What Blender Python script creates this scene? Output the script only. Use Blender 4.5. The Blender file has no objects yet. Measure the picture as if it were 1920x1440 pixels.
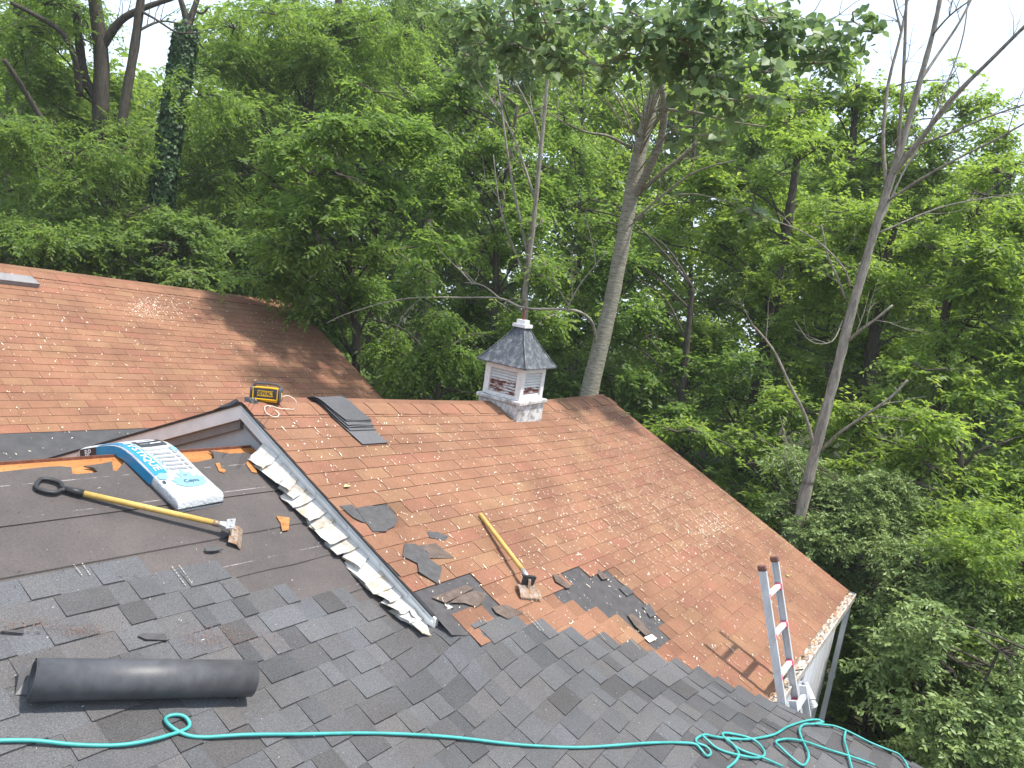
import bpy, bmesh, math, random
import numpy as np
from mathutils import Matrix, Vector

R_ = math.radians
rng = np.random.default_rng(7)
random.seed(7)
scene = bpy.context.scene
col = scene.collection

# ------------------------------------------------------------------ camera
# World: x along the ridges (away to the right), y across them (away to the left), z up,
# origin at the photographer's phone.
F_PX = 1442.0
def cam_axes(roll=10.5, vp=(1865, 742)):
    t = R_(roll)
    d1 = np.array([vp[0]-960, vp[1]-720, F_PX]); d1 /= np.linalg.norm(d1)
    h = -(-math.sin(t)*(vp[0]-960)+math.cos(t)*(vp[1]-720))
    p = math.atan(h/F_PX)
    up = np.array([math.sin(t)*math.cos(p), -math.cos(t)*math.cos(p), -math.sin(p)])
    v = np.cross(up, d1)
    if v[2] < 0: v = -v
    return d1, v, up
U_, V_, Z_ = cam_axes()
def ray(px, py):
    d = np.array([px-960, py-720, F_PX]); d /= np.linalg.norm(d)
    return np.array([d@U_, d@V_, d@Z_])
cam_d = bpy.data.cameras.new('camera'); cam = bpy.data.objects.new('camera', cam_d); col.objects.link(cam)
m3 = Matrix(((U_[0], -U_[1], -U_[2]), (V_[0], -V_[1], -V_[2]), (Z_[0], -Z_[1], -Z_[2])))
cam.matrix_world = m3.to_4x4()
cam_d.sensor_width = 36; cam_d.lens = 36*F_PX/1920; cam_d.clip_start = 0.05; cam_d.clip_end = 2000
scene.camera = cam

# ------------------------------------------------------------------ sky, sun, exposure
SUN = Vector((0.13, -0.33, 0.935)).normalized()
w = bpy.data.worlds.new('World'); scene.world = w; w.use_nodes = True
nt = w.node_tree; bg = nt.nodes['Background']
sky = nt.nodes.new('ShaderNodeTexSky'); sky.sky_type = 'NISHITA'; sky.sun_disc = False
sky.sun_elevation = math.asin(SUN.z); sky.sun_rotation = math.atan2(SUN.x, SUN.y)
sky.air_density = 1.0; sky.dust_density = 2.5; sky.ozone_density = 1.0; sky.altitude = 100
hz = nt.nodes.new('ShaderNodeMix'); hz.data_type = 'RGBA'; hz.inputs[0].default_value = 0.75     # even white summer haze over the whole sky
nt.links.new(sky.outputs[0], hz.inputs[6]); hz.inputs[7].default_value = (3.35, 3.95, 4.7, 1)
nt.links.new(hz.outputs[2], bg.inputs[0]); bg.inputs[1].default_value = 0.15
sl = bpy.data.lights.new('sun', 'SUN'); sl.energy = 2.9; sl.angle = R_(2.5); sl.color = (1.0, 0.95, 0.87)
so = bpy.data.objects.new('sun', sl); col.objects.link(so)
so.rotation_euler = SUN.to_track_quat('Z', 'Y').to_euler(); so.location = (3, -6, 20)
vs = scene.view_settings; vs.view_transform = 'Standard'; vs.look = 'None'; vs.gamma = 1; vs.use_curve_mapping = False
vs.exposure = 1.3
cy = scene.cycles
cy.max_bounces = 8; cy.diffuse_bounces = 4; cy.glossy_bounces = 2; cy.transmission_bounces = 4; cy.transparent_max_bounces = 4
cy.caustics_reflective = False; cy.caustics_refractive = False
cy.use_denoising = True

# ------------------------------------------------------------------ materials
def lin(r, g, b):
    f = lambda c: (c/255/12.92) if c/255 <= .04045 else ((c/255+.055)/1.055)**2.4
    return (f(r), f(g), f(b), 1)
class NT:
    def __init__(s, name):
        s.m = bpy.data.materials.new(name); s.m.use_nodes = True; s.t = s.m.node_tree; s.n = s.t.nodes
        s.b = s.n['Principled BSDF']; s.out = s.n['Material Output']
    def new(s, k, **kw):
        n = s.n.new(k)
        for a, v in kw.items(): setattr(n, a, v)
        return n
    def link(s, a, b): s.t.links.new(a, b)
    def noise(s, scale, detail=3, rough=.6, stretch=None):
        g = s.new('ShaderNodeNewGeometry'); n = s.new('ShaderNodeTexNoise')
        n.inputs['Scale'].default_value = scale; n.inputs['Detail'].default_value = detail; n.inputs['Roughness'].default_value = rough
        src = g.outputs['Position']
        if stretch:
            mp = s.new('ShaderNodeMapping'); mp.inputs['Scale'].default_value = stretch
            s.link(src, mp.inputs['Vector']); src = mp.outputs[0]
        s.link(src, n.inputs['Vector'])
        return n.outputs['Fac']
    def ramp(s, fac, stops):
        r = s.new('ShaderNodeValToRGB'); e = r.color_ramp.elements
        while len(e) < len(stops): e.new(0.5)
        for i, (p, c) in enumerate(stops):
            e[i].position = p; e[i].color = c if len(c) == 4 else (*c, 1)
        s.link(fac, r.inputs[0]); return r.outputs[0]
    def mix(s, a, b, fac, mode='MIX'):
        n = s.new('ShaderNodeMix', data_type='RGBA', blend_type=mode)
        for sock, v in ((n.inputs[6], a), (n.inputs[7], b), (n.inputs[0], fac)):
            if hasattr(v, 'is_output'): s.link(v, sock)
            else: sock.default_value = v if not isinstance(v, tuple) or len(v) == 4 else (*v, 1)
        return n.outputs[2]
    def bump(s, fac, strength=.3, dist=.01):
        b = s.new('ShaderNodeBump'); b.inputs['Strength'].default_value = strength; b.inputs['Distance'].default_value = dist
        s.link(fac, b.inputs['Height']); s.link(b.outputs[0], s.b.inputs['Normal'])
    def attr(s, name):
        a = s.new('ShaderNodeAttribute', attribute_name=name); return a.outputs['Color']
    def fin(s, c=None, rough=.8, metal=0, spec=.3):
        if c is not None:
            if hasattr(c, 'is_output'): s.link(c, s.b.inputs['Base Color'])
            else: s.b.inputs['Base Color'].default_value = c
        s.b.inputs['Roughness'].default_value = rough; s.b.inputs['Metallic'].default_value = metal
        s.b.inputs['Specular IOR Level'].default_value = spec
        return s.m
G1 = lambda v: (v, v, v, 1)

def simple(name, c, rough=.7, metal=0, var=.25, scale=12, spec=.3, bump=0):
    s = NT(name); n = s.noise(scale)
    lo = tuple(x*(1-var) for x in c[:3]); hi = tuple(min(1, x*(1+var)) for x in c[:3])
    c2 = s.ramp(n, [(.3, lo), (.7, hi)])
    if bump: s.bump(s.noise(scale*6), bump, .004)
    return s.fin(c2, rough, metal, spec)

def shingle_mat(name, blotch_a, blotch_b, gran=.42):
    s = NT(name); t = s.attr('tint')
    big = s.ramp(s.noise(1.6, 4), [(.35, blotch_a), (.65, blotch_b)])
    c = s.mix(t, big, 1.0, 'MULTIPLY')
    g = s.ramp(s.noise(170, 2, .8), [(.3, G1(1-gran)), (.7, G1(1+gran*.8))])
    c = s.mix(c, g, 1.0, 'MULTIPLY')
    s.bump(s.noise(220, 2, .8), .5, .003)
    return s.fin(c, .92, 0, .15)
M = {}
M['red'] = shingle_mat('red_shingle', (.80, .80, .80), (1.12, 1.12, 1.10))
M['grey'] = shingle_mat('grey_shingle', (.88, .87, .87), (1.1, 1.1, 1.12), .45)
# felt with printed chalk lines running along the strip
s = NT('roofing_felt')
g = s.new('ShaderNodeNewGeometry'); sp = s.new('ShaderNodeSeparateXYZ'); s.link(g.outputs['Position'], sp.inputs[0])
base = s.ramp(s.noise(2.2, 5), [(.3, (.068, .060, .058)), (.7, (.105, .090, .085))])
base = s.mix(base, s.ramp(s.noise(90, 3, .8), [(.3, G1(.75)), (.75, G1(1.2))]), 1.0, 'MULTIPLY')
def vline(y0, wd):
    a = s.new('ShaderNodeMath', operation='SUBTRACT'); s.link(sp.outputs[1], a.inputs[0]); a.inputs[1].default_value = y0
    b = s.new('ShaderNodeMath', operation='ABSOLUTE'); s.link(a.outputs[0], b.inputs[0])
    c = s.new('ShaderNodeMath', operation='LESS_THAN'); s.link(b.outputs[0], c.inputs[0]); c.inputs[1].default_value = wd
    return c.outputs[0]
brk = s.ramp(s.noise(5, 4, .8), [(.46, G1(0)), (.60, G1(.6))])
for y0 in (4.19, 3.945, 3.37, 3.02):
    f = s.new('ShaderNodeMath', operation='MULTIPLY'); s.link(vline(y0, .0026), f.inputs[0]); s.link(brk, f.inputs[1])
    base = s.mix(base, (.42, .39, .37), f.outputs[0])
s.bump(s.noise(7, 4), .25, .02)
M['felt'] = s.fin(base, .85, 0, .2)
M['membrane'] = simple('valley_membrane', (.056, .056, .059), .75, var=.2, scale=9)
M['deck_felt'] = simple('old_felt_layer', (.064, .060, .061), .9, var=.22, scale=14, bump=.3)
s = NT('exposed_plywood')
c = s.ramp(s.noise(5, 5, .7, (.6, 4, 4)), [(.3, (.24, .095, .034)), (.55, (.36, .155, .052)), (.75, (.44, .23, .10))])
c = s.mix(c, s.ramp(s.noise(40, 2), [(.62, G1(1)), (.72, G1(.45))]), 1.0, 'MULTIPLY')
M['ply'] = s.fin(c, .8, 0, .2)
s = NT('white_painted_metal')
c = s.ramp(s.noise(9, 4), [(.35, (.34, .29, .22)), (.5, (.46, .44, .41)), (.7, (.51, .51, .50))])
M['flash'] = s.fin(c, .45, 0, .4)
M['fascia'] = simple('grey_white_fascia_metal', (.60, .60, .59), .5, var=.12, scale=5)
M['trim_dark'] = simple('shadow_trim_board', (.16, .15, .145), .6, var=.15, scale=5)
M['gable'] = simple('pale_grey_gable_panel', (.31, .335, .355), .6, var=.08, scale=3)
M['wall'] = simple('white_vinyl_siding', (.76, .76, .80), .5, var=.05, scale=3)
s = NT('chalky_gutter')
c = s.ramp(s.noise(14, 5, .7), [(.38, (.24, .15, .085)), (.48, (.42, .38, .34)), (.7, (.52, .50, .48))])
M['gutter'] = s.fin(c, .6, 0, .3)
s = NT('peeling_white_paint')
f = s.noise(10, 6, .75, (1, 1, 3.2))
c = s.ramp(f, [(.45, (.17, .055, .04)), (.50, (.26, .11, .08)), (.52, (.58, .56, .54)), (.8, (.66, .65, .64))])
M['peel'] = s.fin(c, .6, 0, .3)
s = NT('weathered_white_paint')
f = s.noise(16, 6, .8)
c = s.ramp(f, [(.28, (.26, .24, .21)), (.37, (.56, .55, .53)), (.55, (.66, .66, .65))])
M['white'] = s.fin(c, .6, 0, .3)
s = NT('grey_worn_white_paint')
f = s.noise(11, 6, .8)
c = s.ramp(f, [(.36, (.22, .21, .20)), (.46, (.36, .35, .34)), (.54, (.58, .57, .56))])
M['worn'] = s.fin(c, .65, 0, .3)
s = NT('flaking_dark_cupola_metal')
f = s.noise(13, 6, .8, (1.5, 1.5, .7))
c = s.ramp(f, [(.45, (.055, .06, .07)), (.56, (.11, .12, .13)), (.64, (.22, .22, .22)), (.76, (.32, .31, .30))])
M['cuproof'] = s.fin(c, .6, .1, .4)
M['black'] = simple('black_plastic', (.025, .025, .027), .45, var=.2)
M['dark'] = simple('charcoal_plastic', (.07, .07, .085), .5, var=.2)
M['yellow'] = simple('yellow_plastic', (.66, .37, .008), .4, var=.06, spec=.5)
s = NT('yellow_lacquered_wood')
c = s.ramp(s.noise(9, 4, .7, (2, 2, 2)), [(.3, (.40, .25, .06)), (.7, (.56, .37, .11))])
M['ywood'] = s.fin(c, .5, 0, .35)
s = NT('rusty_steel')
c = s.ramp(s.noise(30, 5, .7), [(.35, (.22, .11, .055)), (.5, (.30, .21, .15)), (.7, (.36, .34, .32))])
M['rust'] = s.fin(c, .5, .5, .5)
M['steel'] = simple('worn_steel', (.50, .48, .46), .4, .7, var=.2, scale=20)
s = NT('scuffed_aluminium')
c = s.ramp(s.noise(14, 5, .7, (1, 1, .4)), [(.35, (.54, .55, .56)), (.7, (.74, .75, .76))])
M['alu'] = s.fin(c, .45, .35, .5)
M['cap'] = simple('brown_rubber_cap', (.17, .075, .06), .7, var=.3, scale=40)
M['redp'] = simple('red_plastic_bracket', (.62, .07, .12), .5, var=.2)
M['roll'] = simple('black_underlayment', (.062, .062, .068), .5, var=.25, scale=18, spec=.5, bump=.15)
M['hose'] = simple('teal_rubber_hose', (.045, .30, .275), .45, var=.22, scale=9, spec=.45)
s = NT('white_plastic_wrapper')
s.bump(s.noise(13, 5, .65), .9, .03)
M['bag'] = s.fin((.46, .475, .49, 1), .3, 0, .5)
M['blue'] = simple('printed_blue_film', (.015, .20, .38), .3, var=.1, spec=.5)
M['pblue'] = simple('printed_pale_blue_film', (.17, .34, .48), .3, var=.05, spec=.5)
M['pgrey'] = simple('printed_grey_film', (.22, .225, .24), .3, var=.05, spec=.5)
M['pblack'] = simple('printed_black_film', (.03, .03, .035), .35, var=.1, spec=.5)
M['pwhite'] = simple('printed_white_film', (.62, .64, .66), .35, var=.03, spec=.5)
M['cable'] = simple('white_cable', (.80, .76, .66), .45, var=.05)
M['blossom'] = simple('dry_blossom', (.80, .71, .57), .8, var=.3, scale=60)
M['scrapg'] = simple('torn_grey_felt', (.072, .070, .071), .9, var=.2, scale=22, bump=.3)
M['scrapb'] = simple('torn_brown_felt', (.105, .078, .064), .9, var=.3, scale=22, bump=.3)
M['chalk'] = simple('pale_adhesive_tape', (.30, .29, .25), .7, var=.35, scale=90)
M['granule'] = simple('spilled_red_granules', (.22, .135, .105), .95, var=.3, scale=80)
M['vent'] = simple('grey_vent_metal', (.20, .195, .20), .6, var=.15)
M['rusty_pole'] = simple('rusted_iron', (.16, .06, .035), .8, var=.4, scale=60)
M['glass'] = simple('dark_glass', (.02, .025, .03), .08, var=.1, spec=.8)
M['brick'] = simple('brick', (.32, .16, .12), .8, var=.2)
s = NT('forest_floor')
c = s.ramp(s.noise(1.3, 6, .7), [(.3, (.020, .022, .010)), (.55, (.045, .05, .02)), (.75, (.07, .055, .03))])
s.bump(s.noise(9, 5), .6, .1)
M['ground'] = s.fin(c, .95, 0, .1)

# ------------------------------------------------------------------ mesh helpers
class MB:
    def __init__(s): s.v = []; s.f = []; s.t = []
    def add(s, vs, fs, tint=None):
        o = len(s.v); s.v += [tuple(map(float, p)) for p in vs]
        s.f += [tuple(i+o for i in f) for f in fs]
        if tint is None: tint = [(1, 1, 1)]*len(fs)
        elif not isinstance(tint, list): tint = [tint]*len(fs)
        s.t += tint
        return s
    def box(s, c, size, M3=None, tint=None):
        x, y, z = (a/2 for a in size)
        vs = [Vector(p) for p in ((-x,-y,-z),(x,-y,-z),(x,y,-z),(-x,y,-z),(-x,-y,z),(x,-y,z),(x,y,z),(-x,y,z))]
        if M3 is not None: vs = [M3 @ p for p in vs]
        c = Vector(c)
        return s.add([p+c for p in vs], [(0,3,2,1),(4,5,6,7),(0,1,5,4),(1,2,6,5),(2,3,7,6),(3,0,4,7)], tint)
    def hexa(s, b, t, tint=None):            # four bottom points, four top points
        return s.add(list(b)+list(t), [(3,2,1,0),(4,5,6,7),(0,1,5,4),(1,2,6,5),(2,3,7,6),(3,0,4,7)], tint)
    def tube(s, path, rad, sides=8, caps=True, tint=None, squash=1):
        P = [Vector(p) for p in path]; n = len(P)
        if not hasattr(rad, '__len__'): rad = [rad]*n
        vs = []; prev = None
        for i, p in enumerate(P):
            d = (P[min(i+1, n-1)]-P[max(i-1, 0)])
            d = d.normalized() if d.length > 1e-9 else Vector((0, 0, 1))
            if prev is None:
                a = d.cross(Vector((0, 0, 1)))
                if a.length < .05: a = d.cross(Vector((0, 1, 0)))
            else: a = prev - d*prev.dot(d)
            a.normalize(); prev = a; b = d.cross(a)
            for k in range(sides):
                th = 2*math.pi*k/sides
                vs.append(p + (a*math.cos(th)+b*math.sin(th)*squash)*rad[i])
        fs = []
        for i in range(n-1):
            for k in range(sides):
                k2 = (k+1) % sides
                fs.append((i*sides+k, i*sides+k2, (i+1)*sides+k2, (i+1)*sides+k))
        if caps: fs += [tuple(range(sides))[::-1], tuple(range((n-1)*sides, n*sides))]
        return s.add(vs, fs, tint)
    def grid(s, rows, tint=None, close=False):
        nr, nc = len(rows), len(rows[0]); fs = []
        for i in range(nr-1):
            for j in range(nc if close else nc-1):
                j2 = (j+1) % nc
                fs.append((i*nc+j, i*nc+j2, (i+1)*nc+j2, (i+1)*nc+j))
        return s.add([p for r in rows for p in r], fs, tint)
    def plate(s, top, down, tint=None):      # polygon with thickness; down = offset vector to its underside
        n = len(top); d = Vector(down); tp = [Vector(p) for p in top]; bt = [p+d for p in tp]
        fs = [tuple(range(n)), tuple(range(n, 2*n))[::-1]] + [(i, i+n, (i+1) % n+n, (i+1) % n) for i in range(n)]
        return s.add(tp+bt, fs, tint)
    def build(s, name, mat, parent=None, smooth=False):
        me = bpy.data.meshes.new(name); me.from_pydata(s.v, [], s.f); me.update()
        a = me.attributes.new('tint', 'FLOAT_COLOR', 'FACE')
        arr = np.ones((len(s.f), 4), np.float32); arr[:, :3] = np.array(s.t, np.float32).reshape(-1, 3)
        a.data.foreach_set('color', arr.ravel())
        me.materials.append(mat if not isinstance(mat, str) else M[mat])
        if smooth: me.polygons.foreach_set('use_smooth', [True]*len(me.polygons))
        return link(name, me, parent)
def link(name, me, parent=None):
    o = bpy.data.objects.new(name, me); col.objects.link(o)
    if parent is not None:
        o.parent = parent
        if parent.type == 'EMPTY': o.matrix_parent_inverse = Matrix.Translation(parent.location).inverted()
    return o
def tag(o, label, cat, group=None, kind=None):
    o['label'] = label; o['category'] = cat
    if group: o['group'] = group
    if kind: o['kind'] = kind
    return o
def thing(name, label, cat, group=None, loc=(0, 0, 0)):
    o = bpy.data.objects.new(name, None); col.objects.link(o); o.empty_display_size = .1
    o.location = loc
    return tag(o, label, cat, group)
def bevel(o, wdt, seg=2, smooth=True):
    bm = bmesh.new(); bm.from_mesh(o.data)
    bmesh.ops.remove_doubles(bm, verts=bm.verts, dist=1e-5)
    bmesh.ops.bevel(bm, geom=list(bm.edges), offset=wdt, segments=seg, profile=.5, affect='EDGES', clamp_overlap=True)
    if smooth:
        for f in bm.faces: f.smooth = True
    bm.to_mesh(o.data); bm.free(); return o
def text_geo(body, size, bold=0.0):
    cu = bpy.data.curves.new('lettering', 'FONT'); cu.body = body; cu.size = size; cu.offset = bold; cu.resolution_u = 2
    cu.align_x = 'CENTER'; cu.align_y = 'CENTER'
    o = bpy.data.objects.new('lettering', cu); col.objects.link(o)
    dg = bpy.context.evaluated_depsgraph_get(); me = bpy.data.meshes.new_from_object(o.evaluated_get(dg))
    vs = [tuple(v.co) for v in me.vertices]; fs = [tuple(p.vertices) for p in me.polygons]
    bpy.data.objects.remove(o); bpy.data.curves.remove(cu); bpy.data.meshes.remove(me)
    return vs, fs
def smooth_path(pts, n=6):
    P = [Vector(p) for p in pts]; out = []
    for i in range(len(P)-1):
        p0, p1, p2, p3 = P[max(i-1, 0)], P[i], P[i+1], P[min(i+2, len(P)-1)]
        for k in range(n):
            t = k/n
            out.append(.5*((2*p1)+(-p0+p2)*t+(2*p0-5*p1+4*p2-p3)*t*t+(-p0+3*p1-3*p2+p3)*t**3))
    out.append(P[-1]); return out

# ------------------------------------------------------------------ roof surfaces
TG, TR, TW = math.tan(R_(20.9)), math.tan(R_(23.4)), math.tan(R_(27))
X0 = 3.73                       # plane of the gable end
GV, GZ = 4.398, -1.335          # grey ridge
RV, RZ = 4.506, -1.048          # red ridge
WV, WZ = 10.75, -0.70           # ridge of the rear wing
XE = 9.88                       # verge of the red roof
EAVE = 0.965
GROUND = -5.6
sag_u = [3.0, 3.73, 4.7, 5.6, 6.5, 7.2, 8.2, 9.0, 9.9, 11]
sag_z = [0, 0, -.012, -.03, -.045, -.05, -.045, -.01, .03, .03]
def red_z(u, v):
    k = max(0, 1-abs(v-RV)/3.4)
    return RZ - TR*abs(v-RV) + float(np.interp(u, sag_u, sag_z))*k
def wing_z(u, v): return WZ - TW*abs(v-WV)
# the grey slope is a plane on the left and warps upward to meet the red slope on the right
_cp = [(u, v, 0.) for u in (-3, -1, .6, 2.0, 3.0) for v in (-2.5, -.8, .6, 2., 3.4, 4.6)] + [(3.45, 2.2, .0), (3.5, 3.2, 0), (3.5, 4.2, 0)]
for (u, v) in ((3.78, 2.44), (3.97, 2.45), (4.44, 2.236), (4.81, 2.), (5.21, 1.741), (5.49, 1.447), (5.78, 1.19), (6.04, .953), (4.5, 2.7), (5.4, 2.2), (6., 1.6)):
    _cp.append((u, v, red_z(u, v)+.002-(GZ+TG*(v-GV))))
for (u, v, z) in ((6.08, .6, -2.62), (6.2, .27, -2.68), (6.34, -.09, -2.75), (6.5, -.6, -2.9), (6.9, -2, -3.4), (3.53, 1.61, -2.37), (4.37, 1.0, -2.43), (5.16, .535, -2.545), (5.0, 1.25, -2.37), (7.0, .3, -2.75), (4.6, -.4, -3.05), (5.5, -.8, -3.1)):
    _cp.append((u, v, z-(GZ+TG*(v-GV))))
_C = np.array(_cp)
def _phi(r2): return r2*np.log(np.maximum(r2, 1e-12))*.5
_n = len(_C)
_d2 = ((_C[:, None, :2]-_C[None, :, :2])**2).sum(-1)
_A = np.zeros((_n+3, _n+3)); _A[:_n, :_n] = _phi(_d2)+np.eye(_n)*.004
_A[:_n, _n] = 1; _A[:_n, _n+1:] = _C[:, :2]; _A[_n:, :_n] = _A[:_n, _n:].T
_W = np.linalg.solve(_A, np.concatenate([_C[:, 2], np.zeros(3)]))
def grey_z(u, v):
    r2 = (_C[:, 0]-u)**2+(_C[:, 1]-v)**2
    wz = float(_phi(r2)@_W[:_n]+_W[_n]+_W[_n+1]*u+_W[_n+2]*v)
    k = min(1, max(0, (u-2.7)/1.0)); k = k*k*(3-2*k)
    kv = min(1, max(0, (2.85-v)/.6)); k *= kv*kv*(3-2*kv)
    return GZ - TG*abs(v-GV) + wz*k
def hit(px, py, fz, far=14.):
    r = ray(px, py); lo = None; t = .8; p = t
    while t < far:
        q = r*t
        if q[2] < fz(q[0], q[1]):
            lo = p; break
        p = t; t += .05
    if lo is None: return Vector(r*far)
    a, b = lo, t
    for _ in range(30):
        m = (a+b)/2; q = r*m
        if q[2] < fz(q[0], q[1]): b = m
        else: a = m
    return Vector(r*b)
def plane_hit(px, py, P0, slope):
    r = ray(px, py); s_ = (P0[1]-slope*P0[0])/(r[2]-slope*r[1]); return Vector(r*s_)
RD = lambda x, y: plane_hit(x, y, (RV, RZ), TR)
GD = lambda x, y: plane_hit(x, y, (GV, GZ), TG)
GS = lambda x, y: hit(x, y, grey_z)
def on_u(px, py, u): r = ray(px, py); return Vector(r*(u/r[0]))
def on_v(px, py, v): r = ray(px, py); return Vector(r*(v/r[1]))
def in_poly(x, y, poly):
    c = False; n = len(poly); j = n-1
    for i in range(n):
        xi, yi = poly[i]; xj, yj = poly[j]
        if (yi > y) != (yj > y) and x < (xj-xi)*(y-yi)/(yj-yi)+xi: c = not c
        j = i
    return c
def proj(p):
    c = p[0]*U_+p[1]*V_+p[2]*Z_
    return (960+F_PX*c[0]/c[2], 720+F_PX*c[1]/c[2]) if c[2] > .05 else (-9999, -9999)
NR = Vector((0, -TR, 1)).normalized(); NG = Vector((0, -TG, 1)).normalized(); NW = Vector((0, -TW, 1)).normalized()

# ------------------------------------------------------------------ ground
gm = MB(); rows = []
for i in range(41):
    row = []
    for j in range(41):
        x = -60+170*i/40; y = -60+170*j/40
        z = GROUND + .25*math.sin(x*.31)*math.cos(y*.27)
        d = math.hypot(x-6, y-6)
        if d > 20: z += (d-20)*.03
        row.append((x, y, z))
    rows.append(row)
gm.grid([r[::-1] for r in rows])
gr = gm.build('ground', 'ground', smooth=True); gr['kind'] = 'structure'; gr['label'] = 'dark shaded forest floor around the house'

# ------------------------------------------------------------------ the house
house = thing('house', 'house under re-roofing with rust red and grey shingle roofs', 'house', loc=(5, 4.5, GROUND))

def tab_mesh(w_, h_, tint, edge, th=.0038):
    mb = MB(); x = w_/2
    b = [(-x, 0, .004), (x, 0, .004), (x, h_, .0), (-x, h_, .0)]
    t = [(-x, 0, .004+th), (x, 0, .004+th), (x, h_, .0032), (-x, h_, .0032)]
    sd = tuple(c*.75 for c in tint); mb.hexa(b, t, [tint, tint, edge, sd, tint, sd])
    hl = tuple(c*.82 for c in tint); X = x+.0025            # headlap that shows in the slots of the next course
    mb.add([(-X, h_-.02, .0030), (X, h_-.02, .0030), (X, .272, .0012), (-X, .272, .0012)], [(0, 1, 2, 3)], [hl])
    return mb
def mb_mesh(mb, name, mat):
    me = bpy.data.meshes.new(name); me.from_pydata(mb.v, [], mb.f); me.update()
    a = me.attributes.new('tint', 'FLOAT_COLOR', 'FACE'); arr = np.ones((len(mb.f), 4), np.float32); arr[:, :3] = np.array(mb.t, np.float32)
    a.data.foreach_set('color', arr.ravel()); me.materials.append(M[mat]); return me
_RT =  [(.35, .160, .098), (.36, .140, .094), (.32, .138, .092), (.37, .176, .106), (.340, .148, .094), (.35, .150, .096), (.332, .134, .090), (.362, .166, .106)]
_mean = [sum(t[i] for t in _RT)/len(_RT) for i in range(3)]
RED_T = [tuple((c*.85+m*.15)*k for c, m, k in zip(t, _mean, (.68, .81, .80))) for t in _RT]
_tabs = {}
def get_tab(wd, k, mat='red'):
    key = (round(wd, 2), k, mat)
    if key not in _tabs: _tabs[key] = mb_mesh(tab_mesh(wd, .140, RED_T[k], tuple(c*.55 for c in RED_T[k])), 'shingle', mat)
    return _tabs[key]
def lay_tabs(parent, fz, slope, v_low, v_high, u0, u1, skip, limit=300, seed=1):
    rr = random.Random(seed); cs = math.cos(math.atan(slope)); step = .127*cs; cells = []
    k = 0; v = v_low
    while v < v_high:
        off = (.1525 if k % 2 else 0)+rr.uniform(-.012, .012)
        u = u0-off
        while u < u1:
            a, b = max(u, u0), min(u+.305, u1)
            if b-a > .05:
                c = ((a+b)/2, v+step*.5)
                if not skip(*c): cells.append((a, b, v, rr.randrange(8) if rr.random() > .45 else 4, rr.uniform(-.55, .55), rr.uniform(0, .0026)))
            u += .305
        v += step; k += 1
    def size(c):
        x, y = proj((.5*(c[0]+c[1]), c[2]+.05, fz(.5*(c[0]+c[1]), c[2]+.05)))
        if not (-20 < x < 1940 and -20 < y < 1460): return -1
        return 1/(c[0]**2+c[2]**2)
    cells.sort(key=size, reverse=True)
    rest = MB()
    for i, (a, b, v, kt, tw, lift) in enumerate(cells):
        uc = (a+b)/2; dz = (fz(uc+.1, v)-fz(uc-.1, v))/.2
        ex = Vector((1, 0, dz)).normalized(); ey = Vector((0, 1, (fz(uc, v+.1)-fz(uc, v))/.1)).normalized(); ez = ex.cross(ey).normalized()
        rz = Matrix.Rotation(R_(tw), 3, 'Z')
        m = (Matrix((ex, ey, ez)).transposed() @ rz).to_4x4(); m.translation = Vector((uc, v, fz(uc, v)))+ez*lift
        wd = b-a-.0045
        if i < limit:
            o = link('shingle', get_tab(wd, kt), parent); o.matrix_basis = m
        else:
            t = tab_mesh(wd, .140, RED_T[kt], tuple(c*.55 for c in RED_T[kt]))
            rest.add([m @ Vector(p) for p in t.v], t.f, t.t)
    if rest.v:
        o = rest.build('smaller_shingles', 'red', parent); o['kind'] = 'stuff'

VB_U = [3.60, 3.78, 3.97, 4.2, 4.44, 4.62, 4.81, 5.0, 5.21, 5.35, 5.49, 5.78, 6.04]
VB_V = [2.60, 2.47, 2.45, 2.36, 2.236, 2.10, 2.0, 1.87, 1.741, 1.60, 1.447, 1.19, .953]
vb = lambda u: float(np.interp(u, VB_U, VB_V))
# ---- red gable roof
rows = []; us = np.linspace(X0-.035, XE, 32); vsr = [EAVE+.0, 1.6, 2.4, 3.2, 3.9, 4.3, RV]
def red_low(u): return max(EAVE, vb(u)-.16) if u < 6.04 else EAVE
for q in np.linspace(0, 1, 12): rows.append([(u, red_low(u)+(RV-red_low(u))*q, red_z(u, red_low(u)+(RV-red_low(u))*q)-.001) for u in us])
mb = MB(); mb.grid([r for r in rows])
mb.grid([[(u, v, red_z(u, v)-.001) for u in us] for v in (RV, 5.2, 6.4, 7.5)])
red_roof = mb.build('red_roof', 'deck_felt', house); red_roof['label'] = 'rust red asphalt shingle roof with torn bare patches'
UE_V = [-4, -2, -.6, -.09, .27, .6, .953]; UE_U = [7.6, 6.9, 6.5, 6.34, 6.2, 6.08, 6.05]
ue = lambda v: float(np.interp(v, UE_V, UE_U))
bare = [
 [(1040, 1115), (1056, 1086), (1100, 1068), (1132, 1066), (1158, 1082), (1196, 1102), (1226, 1136), (1246, 1162), (1272, 1194), (1300, 1234), (1220, 1222), (1186, 1192), (1160, 1178), (1142, 1172), (1112, 1164), (1082, 1152), (1044, 1132)],
 [(636, 950), (735, 945), (758, 985), (742, 1012), (700, 1000), (660, 975)],
 [(800, 1112), (880, 1092), (905, 1105), (960, 1130), (1000, 1150), (985, 1180), (840, 1180)],
]
rsk = random.Random(5)
def skip_red(u, v):
    if u < 6.04 and v < vb(u)-.17: return True
    x, y = proj((u, v, red_z(u, v)))
    return any(in_poly(x, y, p) for p in bare)
lay_tabs(red_roof, red_z, TR, EAVE-.01, RV-.10, X0-.05, XE+.012, skip_red, seed=3)
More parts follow.
